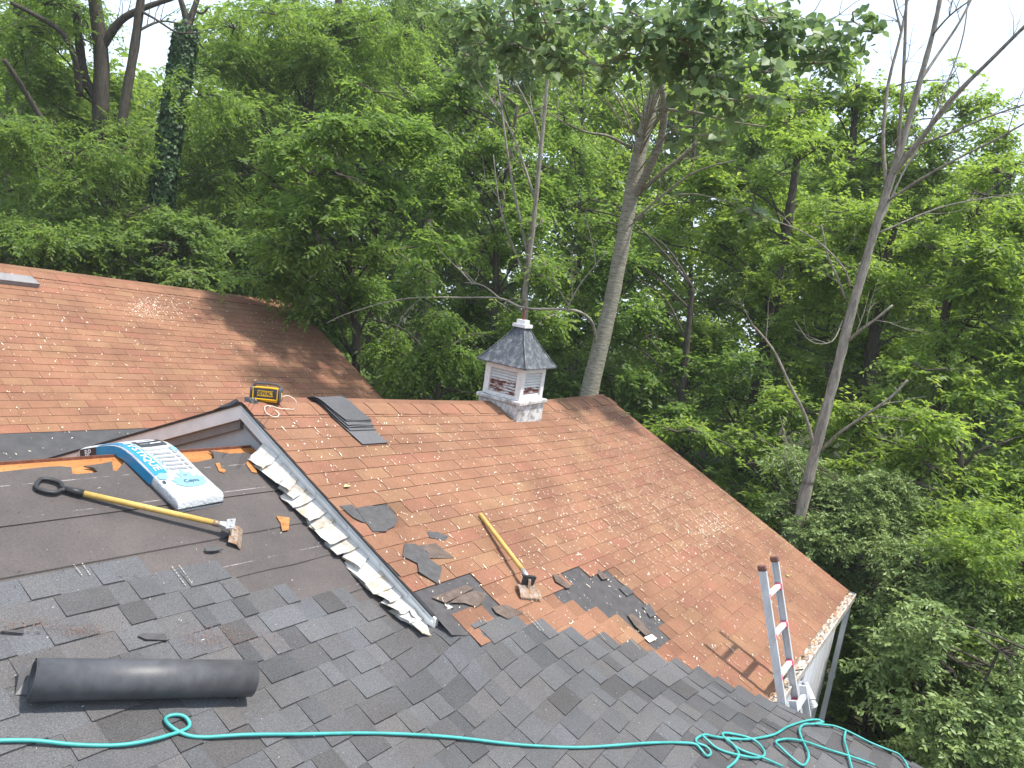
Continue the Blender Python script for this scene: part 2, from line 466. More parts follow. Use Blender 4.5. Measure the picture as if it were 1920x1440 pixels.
# back slope in the same shingles, coarse (turned away from the picture)
mb = MB(); mb.grid([[(u, v, red_z(u, v)+.006) for u in us] for v in (RV+.06, 5.2, 6.4, 7.5)], tint=RED_T[4])
o = mb.build('back_slope_shingles', 'red', red_roof); o['kind'] = 'stuff'
# ridge caps, each folded over the ridge
u = X0-.05; i = 0
rr = random.Random(8)
while u < XE:
    L = min(.32, XE+.015-u); t = RED_T[rr.choice([0, 1, 2, 4, 5, 6])]; e = tuple(c*.3 for c in t)
    mb = MB(); prof = [(-.15, -.15*TR+.010), (-.05, -.05*TR+.014), (0, .008), (.05, -.05*TR+.014), (.15, -.15*TR+.010)]
    z0 = red_z(u, RV)+.006+rr.uniform(0, .003); z1 = red_z(u+L, RV)+.001
    rows = [[(u+rr.uniform(-.002, .002), RV+a, z0+b) for a, b in prof], [(u+L+.03, RV+a, z1+b) for a, b in prof]]
    mb.grid(rows, t)
    mb.grid([[(u, RV+a, z0+b-.008) for a, b in prof], [(u, RV+a, z0+b) for a, b in prof]], e)
    mb.grid([[(u, RV-.15, z0+prof[0][1]-.008), (u+L+.03, RV-.15, z1+prof[0][1]-.008)], [(u, RV-.15, z0+prof[0][1]), (u+L+.03, RV-.15, z1+prof[0][1])]], e)
    mb.build('ridge_cap', 'red', red_roof); u += L; i += 1
# verge boards under the red roof edges and the far gable wall
for nm, uu in (('verge_board', XE-.03),):
    mb = MB()
    for (va, vb_) in ((EAVE, RV), (RV, 7.5)):
        b = [(uu, va, red_z(XE, va)-.16), (uu+.028, va, red_z(XE, va)-.16), (uu+.028, vb_, red_z(XE, vb_)-.16), (uu, vb_, red_z(XE, vb_)-.16)]
        mb.hexa(b, [(x, y, z+.152) for x, y, z in b])
    mb.build(nm, 'fascia', house)
mb = MB(); mb.add([(XE-.12, 1.1, GROUND-.3), (XE-.12, 7.4, GROUND-.3), (XE-.12, 7.4, red_z(XE, 7.4)-.05), (XE-.12, RV, RZ-.04), (XE-.12, 1.1, red_z(XE, 1.1)-.05)], [(0, 1, 2, 3, 4)])
mb.build('end_wall', 'wall', house)

# ---- gable end above the grey roof
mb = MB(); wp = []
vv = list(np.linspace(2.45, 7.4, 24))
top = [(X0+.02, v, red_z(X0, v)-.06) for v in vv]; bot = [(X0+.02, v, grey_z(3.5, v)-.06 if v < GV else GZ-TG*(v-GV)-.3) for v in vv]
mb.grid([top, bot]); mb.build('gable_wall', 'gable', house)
def rake_piece(name, mat, va, vb_, hi, lo, ua, ub, n=6):
    mb = MB(); vs_ = np.linspace(va, vb_, n)
    A = [(ua, v, red_z(X0, v)-hi) for v in vs_]; B = [(ua, v, red_z(X0, v)-lo) for v in vs_]
    C = [(ub, v, red_z(X0, v)-lo) for v in vs_]; D = [(ub, v, red_z(X0, v)-hi) for v in vs_]
    mb.grid([A, D, C, B]); mb.grid([B, A]); 
    mb.add([A[0], B[0], C[0], D[0]], [(0, 1, 2, 3)]); mb.add([A[-1], B[-1], C[-1], D[-1]], [(3, 2, 1, 0)])
    return mb.build(name, mat, house)
breaks = [RV, 4.02, 3.62, 3.30, 2.98, 2.72, 2.50]
for i in range(len(breaks)-1):
    rake_piece('fascia_board', 'fascia', breaks[i]+(.0 if i == 0 else .012), breaks[i+1], .004, .105, X0-.046-.002*(i % 2), X0-.012)
    rake_piece('fascia_ridge', 'fascia', breaks[i]-.01, breaks[i+1]+.01, .03, .052, X0-.056, X0-.047)
rake_piece('fascia_board', 'fascia', RV, 7.4, .004, .115, X0-.046, X0-.012)
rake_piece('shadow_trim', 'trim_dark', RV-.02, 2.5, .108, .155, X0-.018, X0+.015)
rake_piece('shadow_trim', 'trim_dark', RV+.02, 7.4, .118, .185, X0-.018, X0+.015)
# black membrane edge between fascia and shingles
rake_piece('drip_edge', 'black', RV, 2.52, -.004, .006, X0-.058, X0-.03)
rake_piece('drip_edge', 'black', RV, 7.4, -.012, .008, X0-.058, X0-.03)

# ---- step flashing: bent white plates pulled away from the roof
rr = random.Random(21)
v = 4.13; i = 0
while v > 2.52:
    L = rr.uniform(.15, .24); out = rr.uniform(.085, .125)+.02*(v < 3); lift = rr.uniform(.006, .034); tw = rr.uniform(-.05, .05); kink = rr.uniform(.2, .8)
    mb = MB(); rows = []
    for a in (0, .33, .66, 1):
        vv_ = v - L*(a-.5); g0 = grey_z(3.5, vv_); zt = red_z(X0, vv_)-.088
        row = []
        for b in (0, .10, .13, .4, .7, .95, 1):
            uu = X0-.050 - out*b*(1+tw*a*4) - .006*(b == 1)+rr.uniform(-.006, .006)*b
            zz = zt*(1-b)**1.15 + (g0+lift+.020*a)*(1-(1-b)**1.15) + (.010 if b == 1 else 0) - .014*max(0, 1-abs(b-kink)*4)*a + rr.uniform(-.005, .005)*b
            row.append((uu, vv_+.012*b+tw*b+rr.uniform(-.008, .008)*b, zz+.018*a))
        rows.append(row)
    mb.grid(rows)
    mb.grid([[(x, y, z-.0045) for x, y, z in r] for r in rows][::-1])
    e0 = rows[-1]; mb.grid([e0, [(x, y, z-.0045) for x, y, z in e0]])
    mb.build('step_flashing', 'flash', house)
    v -= rr.uniform(.075, .125); i += 1
# crumpled ends at the foot of the rake
for k, px in enumerate([[(770, 1168), (742, 1118), (775, 1128), (806, 1150), (812, 1160), (786, 1172)], [(800, 1140), (822, 1138), (850, 1152), (846, 1160), (824, 1162)], [(786, 1168), (808, 1150), (832, 1158), (812, 1172)]]):
    mb = MB(); pts = [GS(x, y)+Vector((0, 0, .05+.03*math.sin(j*2.1+k))) for j, (x, y) in enumerate(px)]
    cpt = sum(pts, Vector())/len(pts)+Vector((0, 0, .02))
    mb.add([cpt]+pts, [(0, j+1, (j+1) % len(pts)+1) for j in range(len(pts))])
    mb.add([p-Vector((0, 0, .004)) for p in [cpt]+pts], [(0, (j+1) % len(pts)+1, j+1) for j in range(len(pts))])
    mb.build('step_flashing', 'flash', house)

# ---- grey roof: plywood deck, felt strips, laminated shingles
def umax(v):
    if v > 2.60: return X0+.03
    if v > .953: return float(np.interp(v, VB_V[::-1], VB_U[::-1]))+.10
    return ue(v)
mb = MB(); rows = []
for v in list(np.linspace(-3.2, GV, 44)):
    um = umax(v); rows.append([(a, v, grey_z(a, v)-.012) for a in list(np.linspace(-3, 2.6, 6))+list(np.linspace(2.9, um, 22))])
mb.grid(rows)
rows = [[(a, v, GZ-TG*(v-GV)-.012) for a in (-3, 0, 2, X0)] for v in (GV, 5.5, 7.3)]
mb.grid(rows)
grey_roof = mb.build('grey_roof', 'ply', house); grey_roof['label'] = 'grey shingle slope with bare felt and exposed plywood at its ridge'
# rake board along the free right edge
mb = MB(); vs_ = np.linspace(.93, -3.2, 16)
A = [(ue(v)+.0, v, grey_z(ue(v), v)-.013) for v in vs_]; B = [(x, y, z-.15) for x, y, z in A]
C = [(x-.03, y, z) for x, y, z in B]; D = [(x-.03, y, z) for x, y, z in A]
mb.grid([A, B, C, D, A]); mb.build('rake_board', 'fascia', house)
# felt strips (the upper laps the lower)
def strip(vlo, vhi, lift, u1=X0-.005):
    mb = MB(); uu = list(np.linspace(-3, 2.6, 5))+list(np.linspace(2.8, u1, 8)); rr = random.Random(int(vlo*100))
    t = []; b = []; th = []; bh = []
    for u in uu:
        wob = rr.uniform(-.006, .006)
        t.append((u, vhi, grey_z(u, vhi)+lift-.003)); b.append((u, vlo+wob, grey_z(u, vlo)+lift+.004))
        bh.append((u, vlo+wob, grey_z(u, vlo)+lift-.006))
    mb.grid([bh, b, t]); return mb.build('felt_strip', 'felt', grey_roof)
strip(2.0, 2.66, .000); strip(2.6, 3.02, .002); strip(2.98, 3.32, .004); strip(3.28, 3.62, .006); strip(3.58, 3.93, .008)
top = [(-3, 3.9)]
edge_px = [(-60, 893), (0, 888), (35, 884), (78, 879), (110, 877), (133, 879), (134, 891), (146, 892), (182, 888), (175, 880), (156, 877), (190, 872), (209, 868), (211, 885), (218, 886), (232, 868), (262, 862), (300, 858), (338, 861), (352, 870), (372, 868), (401, 862), (398, 852), (391, 847), (430, 853), (468, 851)]
pts = [GD(*p)+NG*.012 for p in edge_px]
lo = [Vector((u, 3.90, grey_z(u, 3.90)+.014)) for u in (X0-.005, 3.0, 2.2, 1.4, -3)]
left = [Vector((-3, 4.2, grey_z(-3, 4.2)+.012))]
mb = MB(); mb.plate(list(reversed(left+pts+[Vector((X0-.005, 4.26, grey_z(X0, 4.26)+.012))]+lo)), -NG*.008); mb.build('felt_strip', 'felt', grey_roof)
# black lap along the ridge foot of the gable wall
mb = MB(); mb.plate([Vector((u, v, grey_z(u, v)+.006)) for u, v in ((-3, GV+.02), (-3, GV-.006), (X0, GV-.006), (X0, GV+.02))][::-1], (0, 0, -.02)); mb.build('ridge_lap', 'rusty_pole', grey_roof)
# bare wood showing through tears in the felt
for px in [[(468, 862), (484, 860), (474, 871), (480, 891), (470, 889), (459, 873)], [(402, 873), (410, 872), (413, 882), (422, 886), (418, 891), (409, 888)], [(516, 972), (541, 975), (539, 998), (527, 1000), (524, 985)]]:
    mb = MB(); mb.plate([GD(x, y)+NG*.020 for x, y in px][::-1], -NG*.004); mb.build('bare_wood_patch', 'ply', grey_roof)
# laminated shingles
FB = [GD(x, y) for x, y in [(0, 1110), (100, 1090), (160, 1076), (190, 1058), (225, 1062), (300, 1085), (330, 1070), (390, 1075), (440, 1100), (540, 1105), (600, 1112), (640, 1110), (700, 1130), (780, 1175)]]
FU = [-3.]+[p.x for p in FB]; FV = [3.5]+[p.y for p in FB]
gstep = .143*math.cos(R_(20.9)); rr = random.Random(12); cells = []
k = 0; v = -2.6
while v < 3.62:
    u = -2.9-rr.uniform(0, .3); thick = k % 2 == 0
    while u < 7.2:
        wd = rr.choice([.09, .11, .13, .15, .17, .20, .25]); a, b = u, u+wd; u = b; thick = not thick
        uc = (a+b)/2; vc = v+gstep*.5
        if vc < .93:
            lim = ue(vc)
            if a > lim-.03: continue
            b = min(b, lim+.012)
        if uc < 3.70:
            if vc > float(np.interp(uc, FU, FV))+rr.uniform(-.01, .01): continue
            b = min(b, 3.70) if vc > 2.55 else b
        elif vc > vb(uc)-.02: continue
        tone = rr.choice([.80, .88, .94, 1, 1, 1.04, 1.10, .72])
        warm = rr.uniform(-.02, .05)
        cells.append((a, b, v, thick, (.098*tone*(1+warm), .098*tone, .101*tone*(1-warm))))
    v += gstep; k += 1
def gsize(c):
    x, y = proj((.5*(c[0]+c[1]), c[2]+.05, grey_z(.5*(c[0]+c[1]), c[2]+.05)))
    if not (-20 < x < 1940 and -20 < y < 1460): return -1
    return (c[1]-c[0])/(c[0]**2+c[2]**2)
cells.sort(key=gsize, reverse=True)
rest = MB()
for i, (a, b, v, thick, t) in enumerate(cells):
    mb = MB() if i < 300 else rest
    th = .0075 if thick else .0010; top = []; low = []
    nx = 3; rows = []
    base = .011; hgt = gstep+.012
    e = tuple(c*.55 for c in t)
    for f_ in (0, .5, 1):
        uu = a+(b-a)*f_
        rows.append([(uu, v, grey_z(uu, v)+base), (uu, v, grey_z(uu, v)+base+.0022+th), (uu, v+hgt*.5, grey_z(uu, v+hgt*.5)+base+.0014+th*.75), (uu, v+hgt, grey_z(uu, v+hgt)+base+.0003+th*.25)])
    vs_ = [p for r in rows for p in r]
    fs = []; tn = []
    for q in range(2):
        for j in range(3):
            fs.append((q*4+j, (q+1)*4+j, (q+1)*4+j+1, q*4+j+1)); tn.append(e if j == 0 else t)
    sd_ = tuple(c*.8 for c in t); fs += [(0, 1, 2, 3), (11, 10, 9, 8)]; tn += [sd_, sd_]
    mb.add(vs_, fs, tn)
    if i < 300: mb.build('shingle', 'grey', grey_roof)
o = rest.build('smaller_shingles', 'grey', grey_roof); o['kind'] = 'stuff'
# pale pairs of adhesive tape lines on the newest shingles
for (x0, y0, x1, y1) in [(137, 1066, 153, 1087), (153, 1064, 168, 1086), (321, 1069, 348, 1107), (334, 1066, 360, 1103), (838, 1160, 852, 1182), (846, 1158, 860, 1180), (880, 1143, 902, 1174), (887, 1142, 910, 1172), (980, 1153, 1014, 1191), (988, 1152, 1020, 1190), (1119, 1187, 1134, 1205), (1175, 1197, 1200, 1223)]:
    p, q = GS(x0, y0), GS(x1, y1); d = (q-p).normalized(); sd = d.cross(Vector((0, 0, 1))).normalized()*.0024
    up = Vector((0, 0, .023)); mb = MB(); n = 4
    pts = [p.lerp(q, t/n) for t in range(n+1)]
    for pt in pts: pt.z = grey_z(pt.x, pt.y)
    
    for k in range(7):
        f0 = (k+random.uniform(0, .25))/7; f1 = (k+random.uniform(.55, 1.0))/7; a_, b_ = p.lerp(q, f0), p.lerp(q, f1)
        a_.z = grey_z(a_.x, a_.y); b_.z = grey_z(b_.x, b_.y); mb.add([a_+up-sd, b_+up-sd, b_+up+sd, a_+up+sd], [(0, 1, 2, 3)])
    mb.build('tape_line', 'chalk', grey_roof)

# ---- rear wing roof
mb = MB(); us2 = np.linspace(-4, 9.68, 12)
mb.grid([[(u, v, wing_z(u, v)-.001) for u in us2] for v in (7.0, 8.5, WV)]); mb.grid([[(u, v, wing_z(u, v)-.001) for u in us2] for v in (WV, 12.5, 14.5)])
wing = mb.build('wing_roof', 'deck_felt', house); wing['label'] = 'long rust red shingle slope behind the gable'
mb = MB(); mb.plate([(u, v, wing_z(u, v)+.004) for u, v in ((-4, 7.2), (9.6, 7.2), (9.6, 8.0), (-4, 8.0))], (0, 0, -.01)); mb.build('valley_membrane', 'membrane', wing)
lay_tabs(wing, wing_z, TW, 7.95, WV-.06, -1.5, 9.69, lambda u, v: False, seed=9)
mb = MB(); mb.grid([[(u, v, wing_z(u, v)+.006) for u in us2] for v in (WV+.06, 12.5, 14.5)], tint=RED_T[4])
o = mb.build('back_slope_shingles', 'red', wing); o['kind'] = 'stuff'
u = -1.6; rr = random.Random(4)
while u < 9.68:
    L = min(.32, 9.69-u); t = RED_T[rr.choice([0, 1, 4, 5])]; mb = MB()
    z0 = WZ+.012; z1 = WZ+.006
    prof = [(-.14, -.14*TW+.006), (0, .002), (.14, -.14*TW+.006)]
    mb.grid([[(u, WV+a, z0+b) for a, b in prof], [(u+L+.03, WV+a, z1+b) for a, b in prof]], t)
    mb.grid([[(u, WV-.14, z0+prof[0][1]-.007), (u+L+.03, WV-.14, z1+prof[0][1]-.007)], [(u, WV-.14, z0+prof[0][1]), (u+L+.03, WV-.14, z1+prof[0][1])]], tuple(c*.3 for c in t))
    mb.build('ridge_cap', 'red', wing); u += L
mb = MB()
for (va, vb_) in ((7.0, WV), (WV, 14.5)):
    b = [(9.64, va, wing_z(0, va)-.17), (9.67, va, wing_z(0, va)-.17), (9.67, vb_, wing_z(0, vb_)-.17), (9.64, vb_, wing_z(0, vb_)-.17)]
    mb.hexa(b, [(x, y, z+.16) for x, y, z in b])
mb.build('verge_board', 'trim_dark', house)
mb = MB(); mb.add([(9.5, 7.4, GROUND-.3), (9.5, 14.2, GROUND-.3), (9.5, 14.2, wing_z(0, 14.2)-.05), (9.5, WV, WZ-.04), (9.5, 7.4, wing_z(0, 7.4)-.05)], [(0, 1, 2, 3, 4)]); mb.build('end_wall', 'wall', house)
# low grey ridge vent near the wing's ridge
mb = MB(); ex = Vector((1, 0, 0)); p0 = plane_hit(-60, 530, (WV, WZ), TW); p1 = plane_hit(72, 541, (WV, WZ), TW)
ax = Vector((1, 0, 0)); up = Vector((0, math.cos(R_(27)), math.sin(R_(27))))
c0 = Vector((p1.x-.9, p1.y, p1.z)); 
mb.plate([c0+NW*.07, c0+ax*.9+NW*.07, c0+ax*.84+up*.14+NW*.085, c0+up*.14+NW*.085], -NW*.07)
vt = mb.build('roof_vent', 'vent', house); vt['label'] = 'low pale grey metal vent near the ridge'

# ---- wall, gutter and downspout at the right-hand eave
rr = random.Random(2); u = 3.95
while u < 9.79:
    L = min(.30, 9.80-u); mb = MB(); zt = -2.60; zb = GROUND-.3
    prof = [(0, .995), (.02, .982), (.06, .982), (.075, .995), (.17, .995), (.185, .982), (.225, .982), (.24, .995), (L, .995)]
    prof = [p for p in prof if p[0] <= L]
    mb.grid([[(u+a, b, zb) for a, b in prof], [(u+a, b, zt) for a, b in prof]]); mb.build('siding_panel', 'wall', house); u += L
mb = MB(); mb.box(((3.95+9.8)/2, .99, -2.655), (5.85, .02, .03)); mb.build('soffit', 'wall', house)
mb = MB(); ua, ub = 5.75, XE+.02
prof = [(EAVE+.012, -2.585), (EAVE+.012, -2.70), (.885, -2.70), (.868, -2.66), (.868, -2.59), (.880, -2.585), (.886, -2.60), (.886, -2.655), (.895, -2.685), (EAVE, -2.685), (EAVE, -2.585)]
mb.grid([[(ua, a, b) for a, b in prof], [(ub, a, b) for a, b in prof]], close=True)
for uu in (ua+.001, ub-.001): mb.add([(uu, a, b) for a, b in prof[:6]], [tuple(range(6))])
gut = mb.build('gutter', 'gutter', house); gut['label'] = 'white eaves gutter silted with dry leaves'
mb = MB(); rr = random.Random(6)
rows = []
for a in np.linspace(ua+.02, ub-.02, 60):
    rows.append([(a, b, -2.612+.012*math.sin(a*23+b*90)+rr.uniform(-.012, .010)) for b in (.889, .912, .938, .962)])
mb.grid(rows); mb.build('gutter_silt', 'gutter', gut)
mb = MB()
for _ in range(160):
    a = rr.uniform(ua+.1, ub-.05); b = rr.uniform(.892, .955); L = rr.uniform(.012, .03); an = rr.uniform(0, 6.28)
    d = Vector((math.cos(an), math.sin(an), rr.uniform(-.3, .6)))*L; e = Vector((-math.sin(an), math.cos(an), 0))*L*.4
    c = Vector((a, b, -2.592+rr.uniform(-.006, .012))); k = rr.choice([(1, .6, .3), (.8, .42, .2), (1.1, .9, .7)])
    mb.add([c-d, c+e, c+d, c-e], [(0, 1, 2, 3)], k)
s = NT('dry_leaf_litter'); M['litter'] = s.fin(s.mix(s.attr('tint'), (.5, .42, .34), 1.0, 'MULTIPLY'), .9)
o = mb.build('leaf_litter', 'litter', gut); o['kind'] = 'stuff'
mb = MB(); ud, vd = XE-.02, .92
mb.box((ud, vd, (-2.70+GROUND)/2), (.075, .055, -GROUND-2.70+.2)); dsp = mb.build('downspout', 'wall', house)
mb = MB(); mb.box((ud, vd, -3.62), (.092, .072, .05)); mb.build('pipe_clip', 'wall', dsp)
# floodlight under the eave
L0 = on_v(1500, 1275, .955)
mb = MB(); mb.box(L0+Vector((0, 0, .06)), (.10, .05, .10)); lt = mb.build('floodlight', 'bag', house); bevel(lt, .012)
for k, (dx, dz) in enumerate(((-.14, .05), (.06, -.10))):
    mb = MB(); c = L0+Vector((dx, -.06, dz)); dr = Vector((.1 if k else -.3, -.5, -.8)).normalized()
    mb.tube([c, c+dr*.05, c+dr*.15, c+dr*.155], [.028, .04, .058, .05], 14); mb.build('lamp_head', 'bag', lt, smooth=False)

# ------------------------------------------------------------------ cupola on the red ridge
CU, CV = 7.32, 4.475
cup = thing('cupola', 'weathered white louvred cupola with dark flaking pyramid roof on red ridge', 'cupola', loc=(CU, CV, -1.18))
tilt = Matrix.Translation((CU, CV, -1.18)) @ Matrix.Rotation(R_(-4.0), 4, 'Y') @ Matrix.Translation((-CU, -CV, 1.18))
def cupb(mb, name, mat, parent=cup, sm=False):
    mb.v = [tuple(tilt @ Vector(p)) for p in mb.v]; return mb.build(name, mat, parent, sm)
def C3(x, y, z): return Vector((CU+x, CV+y, z))
mb = MB(); mb.box(C3(0, 0, -1.135), (.53, .53, .26)); cupb(mb, 'curb', 'worn')
mb = MB(); mb.box(C3(0, 0, -.995), (.585, .585, .042)); o = cupb(mb, 'ledge', 'worn'); bevel(o, .008, 1, False)
B0, B1 = -.972, -.612
hw = .245
for sx in (-1, 1):
    for sy in (-1, 1):
        mb = MB(); mb.box(C3(sx*(hw-.035), sy*(hw-.035), (B0+B1)/2), (.07, .07, B1-B0)); o = cupb(mb, 'corner_post', 'white'); bevel(o, .004, 1, False)
for k in range(4):
    rot = Matrix.Rotation(k*math.pi/2, 3, 'Z')
    for zc, hh in ((B0+.02, .04), (B1-.03, .06)):
        mb = MB(); mb.box(C3(0, 0, 0)*0, (2*hw-.14, .05, hh)); 
        mb.v = [tuple(C3(0, 0, zc)+rot @ (Vector(p)+Vector((0, -hw+.027, 0)))) for p in mb.v]
        cupb(mb, 'rail', 'white')
    n = 8
    for j in range(n):
        z = B0+.045+(B1-.065-B0-.045)*(j+.5)/n
        mb = MB(); rx = Matrix.Rotation(R_(-50), 3, 'X')
        mb.box((0, 0, 0), (2*hw-.14, .007, .047), rx)
        mb.v = [tuple(C3(0, 0, z)+rot @ (Vector(p)+Vector((0, -hw+.035, 0)))) for p in mb.v]
        cupb(mb, 'louvre_slat', 'peel' if (k == 3 and j < 5) or (k == 0 and j in (1, 2)) else 'white')
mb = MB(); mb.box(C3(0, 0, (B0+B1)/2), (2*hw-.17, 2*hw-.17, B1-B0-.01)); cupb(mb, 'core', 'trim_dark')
mb = MB(); mb.box(C3(0, 0, B1+.006), (.60, .60, .026)); cupb(mb, 'eaves_board', 'white')
# four roof panels with a slight bell curve
prof = [(.325, -.603), (.30, -.578), (.228, -.478), (.152, -.370), (.080, -.255), (.045, -.195)]
for k in range(4):
    rot = Matrix.Rotation(k*math.pi/2, 3, 'Z'); mb = MB(); rows = []
    for r, z in prof: rows.append([C3(0, 0, z)+rot @ Vector((a*r, -r, 0)) for a in (-1, 0, 1)])
    mb.grid(rows); und = [[p-Vector((0, 0, .012)) for p in rows[0]], rows[0]]; mb.grid(und)
    cupb(mb, 'roof_panel', 'cuproof')
for k in range(4):
    mb = MB(); an = k*math.pi/2+math.pi/4
    mb.tube([C3(math.cos(an)*r*1.414, math.sin(an)*r*1.414, z+.004) for r, z in prof], .009, 6); cupb(mb, 'hip_bead', 'cuproof')
mb = MB(); mb.box(C3(0, 0, -.185), (.165, .165, .035)); mb.box(C3(0, 0, -.145), (.105, .105, .05)); o = cupb(mb, 'cap', 'white')
mb = MB(); mb.tube([C3(0, 0, -.125), C3(.0, 0, -.06), C3(.005, 0, .02)], [.016, .014, .006], 8); cupb(mb, 'finial_stub', 'rusty_pole')

# ------------------------------------------------------------------ portable speaker and its cable
SP = Vector((3.925, 4.535, RZ+.004))
sp_ = thing('portable_speaker', 'yellow and black rugged portable speaker on gable peak', 'speaker', loc=tuple(SP))
vw = Vector((-SP.x, -SP.y, 0)).normalized(); sx = Vector((-vw.y, vw.x, 0)); sx = sx if sx.dot(Vector((U_[0], V_[0], 0))) > 0 else -sx
S3 = Matrix((sx, -vw, Vector((0, 0, 1)))).transposed()   # x to the right as seen, y away, z up
S3 = S3 @ Matrix.Rotation(R_(-10), 3, 'Z') @ Matrix.Rotation(R_(-4), 3, 'Y') @ Matrix.Diagonal((.90, .95, 1.08))
def sploc(mb): mb.v = [tuple(SP + S3 @ Vector(p)) for p in mb.v]; return mb
mb = MB(); mb.box((0, 0, .055), (.205, .10, .10)); o = sploc(mb).build('body', 'yellow', sp_); bevel(o, .016, 3)
for sxn in (-1, 1):
    mb = MB(); mb.box((sxn*.112, 0, .06), (.03, .112, .10)); o = sploc(mb).build('end_bumper', 'dark', sp_); bevel(o, .014, 2)
    mb = MB(); mb.box((sxn*.122, -.02, .05), (.016, .03, .06)); o = sploc(mb).build('side_stripe', 'yellow', sp_); bevel(o, .005, 1)
mb = MB(); mb.box((0, -.052, .068), (.195, .012, .076)); gl = sploc(mb).build('grille', 'dark', sp_); bevel(gl, .004, 1)
mb = MB(); mb.tube([(-.098, -.06, .028), (-.098, -.06, .105), (-.05, -.06, .108), (.05, -.06, .108), (.098, -.06, .105), (.098, -.06, .028), (.04, -.06, .026), (-.04, -.06, .026), (-.098, -.06, .028)], .0055, 6); sploc(mb).build('grille_frame', 'yellow', gl)
mb = MB(); mb.box((0, -.0595, .068), (.128, .004, .040)); sploc(mb).build('name_plate', 'yellow', gl)
tv, tf = text_geo('DEWALT', .037, .0012); mb = MB(); mb.add([(x*1.0, -.0622-.0004, y+.068) for x, y, z in tv], tf); sploc(mb).build('lettering', 'pblack', gl)
mb = MB(); mb.tube(smooth_path([(-.112, 0, .10), (-.10, 0, .120), (-.07, 0, .129), (0, 0, .131), (.07, 0, .129), (.10, 0, .120), (.112, 0, .10)], 3), .0085, 8); sploc(mb).build('handle', 'dark', sp_)
pts = [hit(x, y, red_z)+NR*.026 for x, y in [(548, 772), (538, 772), (522, 771), (505, 766), (494, 768), (496, 778), (506, 785), (518, 786), (520, 780), (512, 773), (500, 766), (488, 757)]]
e0 = SP+S3 @ Vector((.12, -.01, .05)); e1 = SP+S3 @ Vector((-.10, -.065, .03)); 
far = [e0, e0+Vector((.055, -.03, .012)), e0+Vector((.10, -.07, -.03))]
pts = far+pts[0:]+[e1+Vector((.02, -.03, -.012)), e1]
mb = MB(); mb.tube(smooth_path(pts, 6), .0023, 6); tag(mb.build('charging_cable', 'cable', smooth=True), 'thin white looped charging cable plugged into the yellow speaker', 'cable')
# crumpled black plastic beside the speaker
mb = MB(); rr = random.Random(3); rows = []
for i in range(9):
    row = []
    for j in range(7):
        a = i/8; b = j/6; u = X0-.04+.20*a-.04*b; v = RV+.30*b-.03
        hgt = .055*math.sin(math.pi*a)*math.sin(math.pi*b)+rr.uniform(-.012, .016)*(0 < i < 8 and 0 < j < 6)
        row.append((u, v, red_z(u, v)+.012+hgt))
    rows.append(row)
mb.grid(rows); tag(mb.build('plastic_bag', 'black'), 'crumpled black plastic beside the yellow speaker', 'bag')

# ------------------------------------------------------------------ spare grey shingle strips draped over the red ridge
strips = [(4.44, .98, .30, -.40, .0), (4.455, .93, .30, -.37, .9), (4.45, .90, .30, -.345, 1.7), (4.462, .88, .30, -.335, 2.6), (4.475, .74, .30, -.30, 3.5), (4.47, .72, .30, -.295, 4.3)]
labs = ['lowest grey shingle strip of the pile draped over the red ridge, reaching farthest down', 'second lowest grey shingle strip in the pile draped over the red ridge', 'third grey shingle strip from the bottom of the pile on the red ridge', 'third grey shingle strip from the top of the pile on the red ridge', 'grey shingle strip just under the topmost one on the red ridge', 'topmost grey shingle strip of the pile draped over the red ridge']
rr = random.Random(17)
for i, (uc, L, W, vlow, ph) in enumerate(strips):
    mb = MB(); rows = []; rr2 = random.Random(i)
    skew = -.27
    for a in np.linspace(0, 1, 16):
        dv = vlow+ (L*.92)*a - .12*(1 if i < 1 else 0)      # across the ridge
        row = []
        for b in np.linspace(-.5, .5, 6):
            v = RV+dv; u = uc+W*b+skew*dv*.35+.11-.02*i*a
            s_ = math.sqrt(dv*dv+.05**2)
            lift = .012+.0085*i + .018*math.exp(-(dv/.13)**2) + .010*math.sin(ph+b*4+a*3)*.5*(i > 1) + max(0, dv-.12)*.16
            row.append((u, v, RZ-TR*s_+float(np.interp(u, sag_u, sag_z))*max(0, 1-abs(dv)/3.4)+lift+.012))
        rows.append(row)
    t = rr.choice([.85, 1, 1.1]); tc = (.120*t, .120*t, .125*t)
    mb.grid(rows, tc); und = [[(x, y, z-.006) for x, y, z in r] for r in rows]
    mb.grid([r[::-1] for r in und], tuple(c*.8 for c in tc))
    dk = tuple(c*.35 for c in tc)
    mb.grid([und[0], rows[0]], dk); mb.grid([[r[0] for r in rows], [r[0] for r in und]], dk); mb.grid([[r[-1] for r in und], [r[-1] for r in rows]], dk)
    tag(mb.build('shingle_strip', 'grey'), labs[i], 'shingle', 'loose shingle strips over the red ridge')

